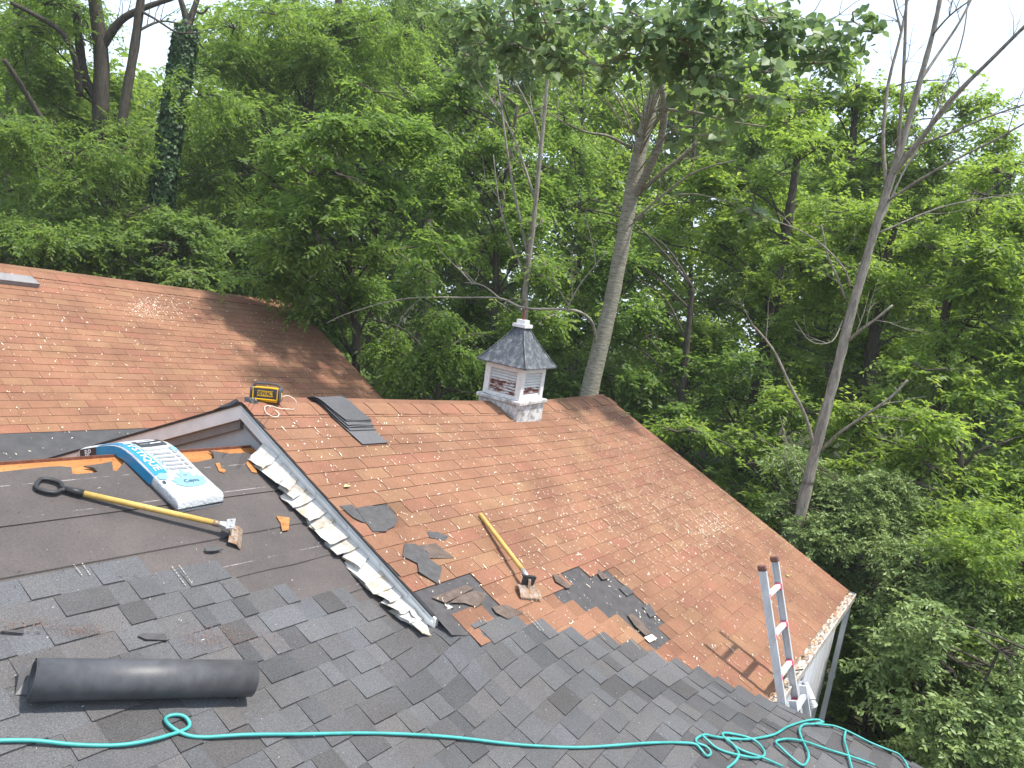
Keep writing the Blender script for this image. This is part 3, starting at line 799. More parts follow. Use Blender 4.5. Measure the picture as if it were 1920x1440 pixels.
# ------------------------------------------------------------------ shingle bundle in printed wrapper
bag = thing('shingle_bundle', 'white and blue wrapped shingle bundle bent over the grey ridge', 'bundle', loc=(2.93, 3.9, -1.53))
BL = 1.0; BW = .33; BT = .085
ax0 = Vector((2.945, 3.835, 0)); axd = Vector((-.10, 1, 0)).normalized(); axs = Vector((axd.y, -axd.x, 0))
def bag_z(v): return GZ-TG*(math.sqrt((v-GV)**2+.07**2))+.010
def bag_base(s_):                       # s_ in metres along the bundle
    p = ax0+axd*(s_*.935); p.z = bag_z(p.y); q = ax0+axd*((s_+.01)*.935); q.z = bag_z(q.y)
    d = (q-p).normalized(); nrm = axs.cross(d).normalized(); return p, d, nrm
def bag_pt(s_, t, lift=0.0):            # t in -.5...5 on the top face
    p, d, nrm = bag_base(s_)
    endf = min(1, min(s_, BL-s_)/.05); endf = math.sqrt(max(0, 1-(1-endf)**2)) if endf < 1 else 1
    e = abs(t)*2; h = BT*(.35+.65*endf)*(1-.12*e**6)
    h += .004*math.sin(s_*9+t*5)
    return p+axs*(t*BW)+nrm*(h+lift)
rows = []
for s_ in list(np.linspace(0, .06, 5))+list(np.linspace(.1, BL-.1, 22))+list(np.linspace(BL-.06, BL, 5)):
    p, d, nrm = bag_base(s_); endf = min(1, min(s_, BL-s_)/.05); endf = math.sqrt(max(0, 1-(1-endf)**2)) if endf < 1 else 1
    row = []
    row += [p-axs*(BW*.49)+nrm*.002, p-axs*(BW*.515)+nrm*BT*.35, p-axs*(BW*.515)+nrm*BT*(.2+.5*endf)]
    for t in np.linspace(-.5, .5, 11): row.append(bag_pt(s_, t))
    row += [p+axs*(BW*.515)+nrm*BT*(.2+.5*endf), p+axs*(BW*.515)+nrm*BT*.35, p+axs*(BW*.49)+nrm*.002]
    rows.append([tuple(x) for x in row])
mb = MB(); mb.grid(rows, close=True); mb.add(rows[0], [tuple(range(len(rows[0])))]); mb.add(rows[-1], [tuple(range(len(rows[0])))[::-1]])
wrap = mb.build('wrapper', 'bag', bag, smooth=True)
def decal(name, mat, s0, s1, t0, t1, lift=.003, n=8, m=4):
    mb = MB(); mb.grid([[bag_pt(s_, t, lift) for t in np.linspace(t0, t1, m)] for s_ in np.linspace(s0, s1, n)]); return mb.build(name, mat, wrap)
def side_pt(s_, q, lift=.003):
    p, d, nrm = bag_base(s_); return p-axs*(BW*.517+lift)+nrm*(BT*q)
mb = MB(); mb.grid([[side_pt(s_, q) for q in (.12, .5, .82)] for s_ in np.linspace(.27, .80, 14)]); mb.build('blue_side_print', 'blue', wrap)
decal('blue_edge_print', 'blue', .27, .80, -.499, -.25, n=16)
mb = MB(); mb.grid([[side_pt(s_, q) for q in (.12, .5, .82)] for s_ in np.linspace(.80, .96, 5)]); mb.build('black_side_print', 'pblack', wrap)
def letters(body, size, s0, t0, rot, mat, bold=.001, side=False, name='lettering', sc=1.0):
    tv, tf = text_geo(body, size, bold); mb = MB(); pts = []
    for x, y, z in tv:
        x *= sc
        if side: pts.append(side_pt(s0+x*rot, .45+y/BT, .005))
        elif rot == 0: pts.append(bag_pt(s0+y, t0+x/BW, .006))
        else: pts.append(bag_pt(s0-x, t0+y/BW, .006))
    mb.add(pts, tf); return mb.build(name, mat, wrap)
letters('MYSTIQUE', .066, .475, -.375, 1, 'pwhite', .001, sc=1.12)
letters('BP', .06, .88, 0, -1, 'pwhite', .001, side=True)
mb = MB(); C0 = []
decal('black_panel', 'pblack', .55, .63, -.20, .38)
decal('panel_text_bar', 'pwhite', .604, .612, -.15, .25, .006); decal('panel_text_bar', 'pgrey', .575, .583, -.15, .02, .006); decal('panel_text_bar', 'pwhite', .575, .583, .06, .30, .006)
letters('Residential Roof', .032, .515, .05, 0, 'pgrey', .0004); 
def disc(s0, t0, r, mat, name):
    mb = MB(); mb.add([bag_pt(s0+r*math.sin(a), t0+r*math.cos(a)/BW, .005) for a in np.linspace(0, 6.283, 17)[:-1]], [tuple(range(16))]); return mb.build(name, mat, wrap)
disc(.505, .40, .026, 'pblue', 'round_badge')
for k in range(5):
    s0 = .47-k*.042; decal('grey_text_bar', 'pgrey', s0-.011, s0+.009, -.12, .26, .004, 3)
    disc(s0, .35, .015, 'pgrey', 'small_icon')
for k, ch in enumerate('TECHNIQ'): letters(ch, .030, .475-k*.029, -.175, 1, 'blue', .0006)
leaf = [(0, .12), (.02, .075), (.05, .09), (.045, .03), (.085, .055), (.09, .03), (.125, .03), (.105, 0), (.115, -.015), (.07, -.05), (.0, -.062), (-.07, -.05), (-.115, -.015), (-.105, 0), (-.125, .03), (-.09, .03), (-.085, .055), (-.045, .03), (-.05, .09), (-.02, .075)]
mb = MB(); cx = bag_pt(.17, .05, .004); mb.add([cx]+[bag_pt(.17+y, .05+x/BW, .004) for x, y in leaf], [(0, i+1, (i+1) % len(leaf)+1) for i in range(len(leaf))]); mb.build('maple_leaf_print', 'pblue', wrap)
letters('Cajou', .045, .165, .05, 0, 'pblack', .0003); letters('BP', .03, .225, .05, 0, 'pgrey', .0003)
disc(.245, -.40, .030, 'pblue', 'round_badge'); decal('black_tick', 'pblack', .185, .21, -.48, -.43)

# ------------------------------------------------------------------ roofing shovel on the felt
def frame(a, b, nrm):
    x = (b-a).normalized(); y = nrm.cross(x).normalized(); z = x.cross(y).normalized(); return Matrix((x, y, z)).transposed()
a = GD(70, 915)+NG*.03; b = GD(392, 999)+NG*.075
SH = thing('roofing_shovel', 'roofing shovel with black D grip and yellow wooden shaft lying on felt', 'shovel', loc=tuple(GD(250, 970)))
SF = frame(a, b, NG); LN = (b-a).length
def shl(mb): mb.v = [tuple(a+SF @ Vector(p)) for p in mb.v]; return mb
mb = MB(); mb.tube([(.19, 0, 0), (LN*.6, 0, .0), (LN, 0, 0)], [.0165, .0175, .0165], 12); shl(mb).build('shaft', 'ywood', SH, smooth=True)
grip = [(.215, 0, 0), (.15, 0, 0), (.115, .012, 0), (.095, .045, 0), (.06, .058, 0), (.012, .052, 0), (-.006, .03, 0), (-.006, -.03, 0), (.012, -.052, 0), (.06, -.058, 0), (.095, -.045, 0), (.115, -.012, 0), (.15, 0, 0)]
mb = MB(); mb.tube([(.22, 0, 0), (.17, 0, 0), (.125, 0, 0)], [.021, .021, .017], 10); mb.tube(smooth_path(grip[1:], 3), .0125, 8); shl(mb).build('d_grip', 'black', SH, smooth=True)
mb = MB(); mb.tube([(LN-.005, 0, 0), (LN+.03, 0, -.002)], .019, 12); shl(mb).build('ferrule', 'rust', SH, smooth=True)
mb = MB(); mb.hexa([(LN+.02, -.012, -.012), (LN+.095, -.03, -.03), (LN+.095, .03, -.03), (LN+.02, .012, -.012)], [(LN+.02, -.012, .010), (LN+.095, -.034, .008), (LN+.095, .034, .008), (LN+.02, .012, .010)]); shl(mb).build('socket', 'steel', SH)
mb = MB(); mb.plate([(LN+.07, -.048, .012), (LN+.115, -.048, .030), (LN+.115, .048, .030), (LN+.07, .048, .012)], (0, 0, -.005)); pl = shl(mb).build('lift_plate', 'steel', SH)
mb = MB(); mb.plate([(LN+.105, -.085, -.046), (LN+.155, -.09, -.048), (LN+.155, .09, -.048), (LN+.105, .085, -.046)], (0, 0, -.005)); mb.plate([(LN+.155, -.09, -.048), (LN+.185, -.10, -.072), (LN+.185, .10, -.072), (LN+.155, .09, -.048)], (-.002, 0, -.005)); bl = shl(mb).build('blade', 'rust', SH)
mb = MB(); mb.plate([(LN+.10, -.022, .02), (LN+.118, -.022, -.045), (LN+.118, .022, -.045), (LN+.10, .022, .02)], (-.006, 0, 0)); shl(mb).build('neck', 'steel', SH)
for (x, y, z) in ((LN+.095, -.03, .024), (LN+.095, .03, .024), (LN+.135, -.045, -.044), (LN+.135, .045, -.044)):
    mb = MB(); mb.tube([(x, y, z-.004), (x, y, z+.006)], [.008, .005], 8); shl(mb).build('rivet', 'steel', SH)

# ------------------------------------------------------------------ shingle scraper on the red slope
a2 = RD(898, 968)+NR*.02; b2 = RD(970, 1087)+NR*.085
SC = thing('shingle_scraper', 'toothed shingle scraper with plain yellow wooden shaft on red slope', 'scraper', loc=tuple(RD(960, 1080)))
S2 = frame(a2, b2, NR); L2 = (b2-a2).length
def scl(mb): mb.v = [tuple(a2+S2 @ Vector(p)) for p in mb.v]; return mb
mb = MB(); mb.tube([(0, 0, 0), (.004, 0, 0), (L2*.5, 0, 0), (L2, 0, 0)], [.012, .017, .0175, .0165], 12); scl(mb).build('shaft', 'ywood', SC, smooth=True)
mb = MB(); mb.tube([(L2-.01, 0, 0), (L2+.04, 0, -.002), (L2+.075, 0, -.006)], [.019, .018, .014], 10); scl(mb).build('socket', 'steel', SC, smooth=True)
mb = MB(); mb.plate([(L2+.06, -.062, .012), (L2+.085, -.062, .016), (L2+.085, .062, .016), (L2+.06, .062, .012)], (0, 0, -.006)); mb.plate([(L2+.085, -.062, .016), (L2+.10, -.055, -.045), (L2+.10, .055, -.045), (L2+.085, .062, .016)], (-.006, 0, 0)); scl(mb).build('lift_plate', 'black', SC)
mb = MB(); mb.plate([(L2+.09, -.012, .0), (L2+.125, -.012, -.050), (L2+.125, .012, -.050), (L2+.09, .012, .0)], (.006, 0, 0)); scl(mb).build('neck', 'rust', SC)
mb = MB(); mb.plate([(L2+.09, -.085, -.05), (L2+.145, -.095, -.052), (L2+.145, .095, -.052), (L2+.09, .085, -.05)], (0, 0, -.005)); mb.plate([(L2+.145, -.095, -.052), (L2+.195, -.10, -.080), (L2+.195, .10, -.080), (L2+.145, .095, -.052)], (-.002, 0, -.005))
for k in range(14):
    y = -.095+.0146*k; mb.add([(L2+.193, y, -.080), (L2+.208, y+.004, -.088), (L2+.193, y+.009, -.080)], [(0, 1, 2)])
scl(mb).build('toothed_blade', 'rust', SC)
for y in (-.045, .045):
    mb = MB(); mb.tube([(L2+.12, y, -.055), (L2+.12, y, -.042)], [.010, .007], 8); scl(mb).build('rivet', 'steel', SC)

# ------------------------------------------------------------------ roll of black underlayment
pa, pb = GS(42, 1308), GS(458, 1300); rad = .083
ng = Vector((0, -TG, 1)).normalized(); pa += ng*(rad+.016); pb += ng*(rad+.016)
axr = (pb-pa).normalized(); e1 = axr.cross(ng).normalized(); e2 = e1.cross(axr)
mb = MB(); th0 = R_(-50)
def spiral(t): return th0+t*2*math.pi, rad*(1.0-.060*t)
rows = []
ts = np.linspace(0, 5.0, 170)
for t in ts:
    an, r = spiral(t); dr = e1*math.cos(an)*r+e2*math.sin(an)*r; rows.append([tuple(pa+dr+axr*(.02*(t > .6)+.012*math.sin(t*2))), tuple(pb+dr)])
mb.grid(rows)
rl = mb.build('underlayment_roll', 'roll', smooth=True)
sol = rl.modifiers.new('thickness', 'SOLIDIFY'); sol.thickness = .0032; sol.offset = -1
mb = MB(); rim = []
for t in np.linspace(0, 5.0, 150):
    an, r = spiral(t); dr = e1*math.cos(an)*r+e2*math.sin(an)*r; rim.append(pa+dr+axr*(.02*(t > .6)+.012*math.sin(t*2)-.001))
mb.tube(rim, .0016, 4); mb.build('lit_cut_edge', 'scrapg', rl)  # paler rim on the wound edge, colour standing for light it catches
tag(rl, 'open roll of black roofing underlayment resting on grey shingles', 'roll')
mb = MB(); c = GS(36, 1290); q = [GS(26, 1308)+ng*.016, GS(50, 1309)+ng*.02, GS(56, 1275)+ng*.05, GS(30, 1268)+ng*.075]
mb.grid([[q[0], q[1]], [q[3], q[2]]]); mb.build('loose_flap', 'roll', rl)

# ------------------------------------------------------------------ teal air hose
mb = MB()
Z7 = lambda pts: [(1000+x*.375, 1140+y*.375) for x, y in pts]
strands = [
 [(-25, 1404), (60, 1404), (130, 1408), (220, 1409), (280, 1402), (325, 1388), (352, 1374), (350, 1362), (335, 1354), (316, 1353), (308, 1361), (318, 1376), (342, 1388), (380, 1393), (450, 1391), (550, 1389), (680, 1384), (780, 1388), (880, 1397), (980, 1406), (1080, 1410), (1150, 1408), (1220, 1402), (1270, 1400), (1300, 1404), (1312, 1415), (1323, 1425), (1331, 1420), (1322, 1410), (1306, 1402), (1304, 1393), (1318, 1387)]+Z7([(900, 667), (1000, 674), (1100, 675), (1200, 655), (1270, 610), (1340, 586), (1410, 579), (1446, 592)]),
 Z7([(835, 662), (870, 692), (920, 726), (1000, 756), (1090, 775), (1140, 765), (1150, 740), (1110, 695), (1050, 665), (980, 648), (942, 652), (948, 672), (1000, 710), (1060, 745), (1140, 775), (1240, 815)]),
 Z7([(955, 676), (1000, 715), (1022, 755), (1000, 800), (960, 830)]),
 Z7([(1446, 592), (1400, 600), (1350, 605), (1325, 632), (1335, 670), (1357, 720), (1370, 770), (1345, 812), (1290, 775), (1240, 735), (1208, 702), (1216, 685), (1260, 680), (1330, 690), (1400, 706), (1500, 740), (1600, 775), (1700, 810)]),
 Z7([(1400, 600), (1500, 612), (1560, 627), (1640, 657), (1720, 692), (1800, 740), (1850, 790), (1870, 830)]),
 Z7([(1560, 626), (1548, 680), (1560, 730), (1580, 800), (1590, 840)]),
]
for k, st in enumerate(strands):
    P = [GS(x, y) for x, y in st]
    pts = []
    for i, p in enumerate(smooth_path(P, 5)):
        if p.y < .95: p.x = min(p.x, ue(p.y)-.01)
        pts.append(Vector((p.x, p.y, grey_z(p.x, p.y)+.030+.002*k+.004*math.sin(i*.37+k))))
    mb.tube(pts, .0080, 8)
tag(mb.build('air_hose', 'hose', smooth=True), 'teal rubber air hose snaking in loops across the grey shingles', 'hose')

# ------------------------------------------------------------------ ladder at the eave
UN, UF = 6.09, 6.51
Tn = on_u(1421, 1062, UN); Tf = on_u(1450, 1040, UF)
top = Vector((0, (Tn.y+Tf.y)/2-.02, (Tn.z+Tf.z)/2)); ang = R_(69.6); dl = Vector((0, math.cos(ang), math.sin(ang))); nl = Vector((0, -math.sin(ang), math.cos(ang)))
Llen = (top.z-GROUND)/math.sin(ang)
lad = thing('extension_ladder', 'aluminium extension ladder with red brackets leaning on the white gutter', 'ladder', loc=(6.3, top.y-Llen*math.cos(ang), GROUND))
L3 = Matrix((Vector((1, 0, 0)), nl, dl)).transposed()
for uu, dzt in ((UN, Tn.z-top.z), (UF, Tf.z-top.z)):
    c = Vector((uu, top.y, top.z)); mb = MB(); sg = 1 if uu == UN else -1
    mb.box(c-dl*Llen/2, (.006, .058, Llen), L3); 
    mb.box(c-dl*Llen/2+nl*.026+Vector((sg*.013, 0, 0)), (.030, .006, Llen), L3); mb.box(c-dl*Llen/2-nl*.026+Vector((sg*.013, 0, 0)), (.030, .006, Llen), L3)
    rail = mb.build('rail', 'alu', lad)
    mb = MB(); mb.box(c-dl*.018+Vector((sg*.012, 0, 0)), (.044, .070, .050), L3); o = mb.build('end_cap', 'cap', lad); bevel(o, .014, 3)
k = 0; dd = .235
while dd < Llen-.1:
    c = Vector(((UN+UF)/2, top.y, top.z))-dl*dd
    mb = MB(); mb.box(c, (UF-UN-.01, .044, .036), L3); o = mb.build('rung', 'alu', lad); bevel(o, .006, 1, False)
    for uu, sg in ((UN, 1), (UF, -1)):
        mb = MB(); mb.box(Vector((uu+sg*.022, c.y, c.z))-dl*.004, (.030, .060, .056), L3); o = mb.build('rung_bracket', 'redp', lad); bevel(o, .007, 1, False)
    dd += .305; k += 1
# second (lower) section of the extension, just below the eave
for uu in (UN+.03, UF-.03):
    c = Vector((uu, top.y, top.z))-nl*(-.078)-dl*1.02; mb = MB(); mb.box(c-dl*(Llen-1.1)/2, (.024, .055, Llen-1.1), L3); mb.build('lower_rail', 'alu', lad)
for k in range(8):
    c = Vector(((UN+UF)/2, top.y, top.z))+nl*.078-dl*(1.10+.305*k)
    mb = MB(); mb.box(c, (UF-UN-.07, .034, .034), L3); mb.build('lower_rung', 'alu', lad)
# cord tying the ladder to the gutter
pts = [Vector((UN+.02, top.y-.28, top.z-.72)), Vector((UN+.12, top.y-.30, top.z-.86)), Vector((UN+.36, EAVE-.02, -2.55)), Vector((UN+.62, EAVE-.03, -2.565)), Vector((UN+.80, .87, -2.575))]
mb = MB(); mb.tube(smooth_path(pts, 6), .006, 6); tag(mb.build('tie_cord', 'black', smooth=True), 'dark cord tying the aluminium ladder to the gutter', 'cord')

# ------------------------------------------------------------------ torn scraps lying on the roofs
Z4 = lambda pts: [(600+x*.3646, 900+y*.3646) for x, y in pts]
scr = [
 (Z4([(178, 155), (250, 138), (330, 150), (395, 210), (380, 245), (345, 262), (335, 275), (268, 275), (225, 215)]), 'scrapg', .020, 'largest square grey felt scrap beside the fascia on the red slope'),
 (Z4([(97, 140), (160, 136), (205, 185), (235, 228), (205, 222), (165, 200)]), 'scrapg', .014, 'narrow grey scrap tucked against the fascia above the large felt scrap'),
 (Z4([(545, 270), (600, 275), (655, 298), (640, 316), (560, 302)]), 'scrapg', .012, 'small pointed oval grey flake alone on the red slope'),
 (Z4([(430, 335), (480, 340), (520, 362), (555, 395), (560, 420), (620, 465), (600, 545), (555, 515), (500, 485), (495, 440), (420, 400)]), 'scrapg', .026, 'long jagged grey shingle scrap pointing down the red slope'),
 (Z4([(495, 345), (590, 335), (640, 370), (690, 408), (560, 411), (545, 375)]), 'scrapb', .014, 'brown triangular scrap partly under the jagged grey scrap'),
 (Z4([(1190, 495), (1215, 500), (1285, 560), (1262, 566), (1205, 532)]), 'scrapb', .030, 'curled brown shingle flake at the left rim of the bare patch'),
 (Z4([(1575, 700), (1605, 698), (1650, 735), (1692, 790), (1668, 812), (1610, 755)]), 'scrapb', .022, 'narrow grey brown felt sliver lying in the bare patch'),
 (Z4([(1662, 815), (1700, 800), (1726, 824), (1690, 842)]), 'blossom', .018, 'small beige square chip at the foot of the bare patch'),
 (Z4([(1428, 462), (1482, 512), (1446, 521), (1425, 490)]), 'scrapb', .018, 'thin brown flake at the upper rim of the bare patch'),
 (Z4([(660, 640), (720, 600), (790, 575), (850, 590), (830, 640), (800, 660), (740, 640)]), 'scrapb', .016, 'torn brown shingle flap above the newest grey shingles'),
 (Z4([(880, 660), (950, 650), (1040, 690), (1000, 705), (960, 725), (900, 690)]), 'scrapb', .014, 'cracked brown felt flap below the toothed scraper'),
 (Z4([(570, 610), (650, 585), (745, 545), (790, 560), (700, 610), (640, 640)]), 'scrapb', .012, 'long thin brown strip torn from the red slope above the flashing foot'),
 (Z4([(1535, 560), (1570, 545), (1610, 585), (1575, 602)]), 'scrapg', .012, 'small grey square scrap right of the bare patch'),
 (Z4([(1655, 655), (1690, 640), (1725, 700), (1695, 712)]), 'scrapg', .012, 'grey rectangular scrap low on the right of the bare patch'),
]
for px, mt, lift, lab in scr:
    pts = [hit(x, y, lambda u, v: max(red_z(u, v), grey_z(u, v) if v < vb(u) else -9))+NR*(.006+lift*.55+.004*math.sin(i*1.9+len(px))) for i, (x, y) in enumerate(px)]
    c = sum(pts, Vector())/len(pts)+NR*.004
    mb = MB(); n = len(pts)
    dn = -NR*.0028
    mb.add([c]+pts+[p+dn for p in pts], [(0, (j+1) % n+1, j+1) for j in range(n)]+[(j+1, (j+1) % n+1, (j+1) % n+1+n, j+1+n) for j in range(n)])
    tag(mb.build('torn_scrap', mt), lab, 'scrap', 'torn roofing scraps on the red slope')
for px, lab in [([(0, 1190), (40, 1191), (42, 1196), (0, 1194)], 'thin dark felt sliver on grey shingles above the black roll, cut by the roof corner'), ([(262, 1195), (305, 1197), (312, 1208), (270, 1208), (255, 1200)], 'dark felt flake amid spilled granules above the black roll'), ([(380, 1034), (400, 1031), (416, 1036), (398, 1041), (384, 1040)], 'dark curled felt flake next to the shovel blade')]:
    mb = MB(); mb.plate([GS(x, y)+NG*(.032 if i % 2 else .026) for i, (x, y) in enumerate(px)][::-1], -NG*.006); tag(mb.build('felt_flake', 'scrapg'), lab, 'scrap', 'felt flakes on the grey roof')
# fallen leaves
for (x, y, c, lab) in ((1476, 1082, (.30, .42, .06), 'fresh yellow green leaf on the red slope beyond the ladder top'), (649, 916, (.62, .46, .22), 'dry pale leaf on the red slope right of the fascia')):
    p = hit(x, y, red_z)+NR*.02; mb = MB(); mb.plate([p+Vector(q) for q in ((-.035, 0, 0), (-.01, -.018, .006), (.035, .0, .0), (-.005, .02, .012))], (0, 0, -.001), c)
    s = NT('fallen_leaf'); o = mb.build('fallen_leaf', s.fin((*c, 1), .7)); tag(o, lab, 'leaf')

# ------------------------------------------------------------------ blossom litter, specks and granules
def flakes(name, n, sampler, fz, nrm, mat, sz, parent=None, lab='', lift=.013):
    mb = MB(); rr = random.Random(n)
    for _ in range(n):
        uv = sampler(rr)
        if uv is None: continue
        u, v, an = uv; L = sz*rr.uniform(.4, 1.3)*(2.2 if rr.random() < .10 else 1); W = L*rr.uniform(.12, .40)
        if L > sz*1.5: W = L*.14
        c = Vector((u, v, fz(u, v)))+nrm*lift; d = Vector((math.cos(an), math.sin(an)*.92, math.sin(an)*.38)); e = nrm.cross(d)
        up = nrm*rr.uniform(0, .006)
        mb.add([c-d*L, c-e*W, c+d*L+up, c+e*W+up*.5], [(0, 1, 2, 3)])
    o = mb.build(name, mat, parent); o['kind'] = 'stuff'
    if parent is None: o['label'] = lab; o['category'] = 'litter'
    return o
def red_s(rr):
    r = rr.random()
    if r < .42:     # dense drift on the lower right of the slope
        x, y = rr.gauss(1290, 130), rr.gauss(930, 75)
        p = RD(x, y); u, v = p.x, p.y
    elif r < .50:
        x, y = rr.gauss(1335, 25), rr.gauss(985, 14); p = RD(x, y); u, v = p.x, p.y
    else: u, v = rr.uniform(X0, XE), rr.uniform(EAVE, RV)
    if not (X0 < u < XE-.02 and EAVE < v < RV-.12): return None
    if u < 6.04 and v < vb(u)+.02: return None
    an = rr.uniform(0, 3.14)
    if rr.random() < .35:                        # caught in the slots between tabs
        k = int((v-EAVE+.01)/(.127*math.cos(math.atan(TR)))); off = (.1525 if k % 2 else 0)
        u = X0-.05-off+.305*round((u-X0+.05+off)/.305)+rr.uniform(-.006, .006); an = 1.57+rr.uniform(-.15, .15)
        if u < X0-.02 or u > XE: return None
    return u, v, an
flakes('blossom_litter', 7600, red_s, red_z, NR, 'blossom', .0112, lab='pale dry blossom litter scattered over the red slope')
def wing_s(rr):
    if rr.random() < .25: p = plane_hit(rr.gauss(290, 30), rr.gauss(580, 12), (WV, WZ), TW); u, v = p.x, p.y
    else: u, v = rr.uniform(2, 9.6), rr.uniform(7.6, WV-.1)
    if v < 7.4 or v > WV-.1: return None
    return u, v, (1.57+rr.uniform(-.2, .2) if rr.random() < .4 else rr.uniform(0, 3.14))
flakes('blossom_litter', 1700, wing_s, wing_z, NW, 'blossom', .0135, lab='pale dry blossom litter scattered over the rear wing slope')
def grey_s(rr):
    u, v = rr.uniform(1, 6.1), rr.uniform(-.3, 4.3)
    if u > 3.68 and v > vb(u)-.05: return None
    if v < .95 and u > ue(v)-.05: return None
    return u, v, rr.uniform(0, 3.14)
flakes('blossom_litter', 520, grey_s, grey_z, NG, 'bag', .0048, lab='sparse white specks on the grey slope', lift=.028)
def felt_s(rr):
    u, v = rr.uniform(1.5, 3.6), rr.uniform(2.9, 4.3); return u, v, rr.uniform(0, 3.14)
flakes('grit', 260, felt_s, grey_z, NG, 'black', .006, lab='dark grit on the bare felt', lift=.02)
def gran_s(rr):
    c = rr.choice([(395, 1205, 40, 14), (395, 1205, 40, 14), (440, 1200, 70, 10), (150, 1192, 30, 6), (60, 1180, 60, 8), (560, 1210, 90, 14)])
    p = GS(rr.gauss(c[0], c[2]), rr.gauss(c[1], c[3])); return p.x, p.y, rr.uniform(0, 3.14)
flakes('spilled_granules', 3400, gran_s, grey_z, NG, 'granule', .0030, lab='reddish brown granules spilled above the black roll', lift=.027)

# ------------------------------------------------------------------ vegetation
def TP(px, py, d):                       # point on a pixel's line of sight at horizontal range d
    r = ray(px, py); return Vector(r*(d/math.hypot(r[0], r[1])))
def bark(name, c, sc=(3, 3, .6), pale=None):
    s = NT(name); f = s.noise(9, 5, .75, sc)
    st = [(.32, tuple(x*.45 for x in c)), (.52, c), (.72, tuple(min(1, x*1.5) for x in c))]
    cc = s.ramp(f, st); s.bump(s.noise(14, 5, .7, sc), .7, .03)
    return s.fin(cc, .9, 0, .15)
M['bark'] = bark('dark_bark', (.075, .065, .052)); M['bark_grey'] = bark('grey_flaking_bark', (.27, .24, .20)); M['bark_pale'] = bark('pale_banded_poplar_bark', (.27, .25, .195), (.7, .7, 5.))
M['twig'] = bark('dry_twig', (.22, .19, .15))
def leaf_mat(name, lo, hi, trans=.56, yel=None):
    s = NT(name); a = s.new('ShaderNodeAttribute', attribute_name='leaf_tint')
    st = [(0, lo), (.75, hi)] + ([(1.0, yel)] if yel else [])
    c = s.ramp(a.outputs['Fac'], st)
    s.fin(c, .48, 0, .35)
    t = s.new('ShaderNodeBsdfTranslucent'); hs = s.new('ShaderNodeHueSaturation'); hs.inputs['Value'].default_value = 1.6; hs.inputs['Saturation'].default_value = 1.1; hs.inputs['Hue'].default_value = .488
    s.link(c, hs.inputs['Color']); s.link(hs.outputs[0], t.inputs[0])
    m = s.new('ShaderNodeMixShader'); m.inputs[0].default_value = trans; s.link(s.b.outputs[0], m.inputs[1]); s.link(t.outputs[0], m.inputs[2]); s.link(m.outputs[0], s.out.inputs[0])
    return s.m
M['lf_bright'] = leaf_mat('bright_green_leaf', (.108, .178, .036), (.205, .300, .062), yel=(.27, .34, .08))
M['lf_ash'] = leaf_mat('ash_leaf', (.092, .165, .038), (.175, .272, .062), yel=(.25, .32, .08))
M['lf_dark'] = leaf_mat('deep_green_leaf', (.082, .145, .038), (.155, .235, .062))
M['lf_locust'] = leaf_mat('feathery_locust_leaf', (.095, .165, .036), (.180, .272, .060), yel=(.25, .32, .08))
M['lf_poplar'] = leaf_mat('poplar_leaf', (.092, .155, .060), (.180, .255, .100), trans=.42)
M['lf_cedar'] = leaf_mat('cedar_spray', (.115, .180, .055), (.215, .290, .095), trans=.25)
M['lf_ivy'] = leaf_mat('ivy_leaf', (.022, .060, .018), (.050, .110, .032), trans=.2)
TOT = [0]
def leaf_object(name, pos, axis, nrm, ln, asp, tint, mat, parent, broad=False):
    n = len(pos); TOT[0] += n
    axis = axis/np.linalg.norm(axis, axis=1, keepdims=True)
    side = np.cross(nrm, axis); side /= np.maximum(np.linalg.norm(side, axis=1, keepdims=True), 1e-6)
    up = np.cross(axis, side); L = ln[:, None]; W = (ln*asp)[:, None]
    me = bpy.data.meshes.new(name)
    if broad:
        k = 6
        vs_ = np.stack([pos, pos+axis*L*.25+side*W*.5+up*W*.10, pos+axis*L*.62+side*W*.42+up*W*.08, pos+axis*L-up*L*.10, pos+axis*L*.62-side*W*.42+up*W*.08, pos+axis*L*.25-side*W*.5+up*W*.10], 1)
        fi = np.array([0, 1, 2, 3, 0, 3, 4, 5]); nf = 2; fl = 4
    else:
        k = 4
        vs_ = np.stack([pos, pos+axis*L*.45+side*W*.5+up*W*.14, pos+axis*L-up*L*.08, pos+axis*L*.45-side*W*.5+up*W*.14], 1)
        fi = np.array([0, 1, 2, 0, 2, 3]); nf = 2; fl = 3
    vs_ = vs_.reshape(-1, 3).astype(np.float32)
    me.vertices.add(len(vs_)); me.vertices.foreach_set('co', vs_.ravel())
    idx = (np.arange(n)[:, None]*k+fi[None]).ravel().astype(np.int32)
    me.loops.add(len(idx)); me.loops.foreach_set('vertex_index', idx)
    me.polygons.add(n*nf); me.polygons.foreach_set('loop_start', np.arange(0, n*nf*fl, fl, dtype=np.int32))
    me.update(calc_edges=True)
    a = me.attributes.new('leaf_tint', 'FLOAT', 'FACE'); a.data.foreach_set('value', np.repeat(np.clip(tint, 0, 1), nf).astype(np.float32))
    me.materials.append(M[mat]); return link(name, me, parent)
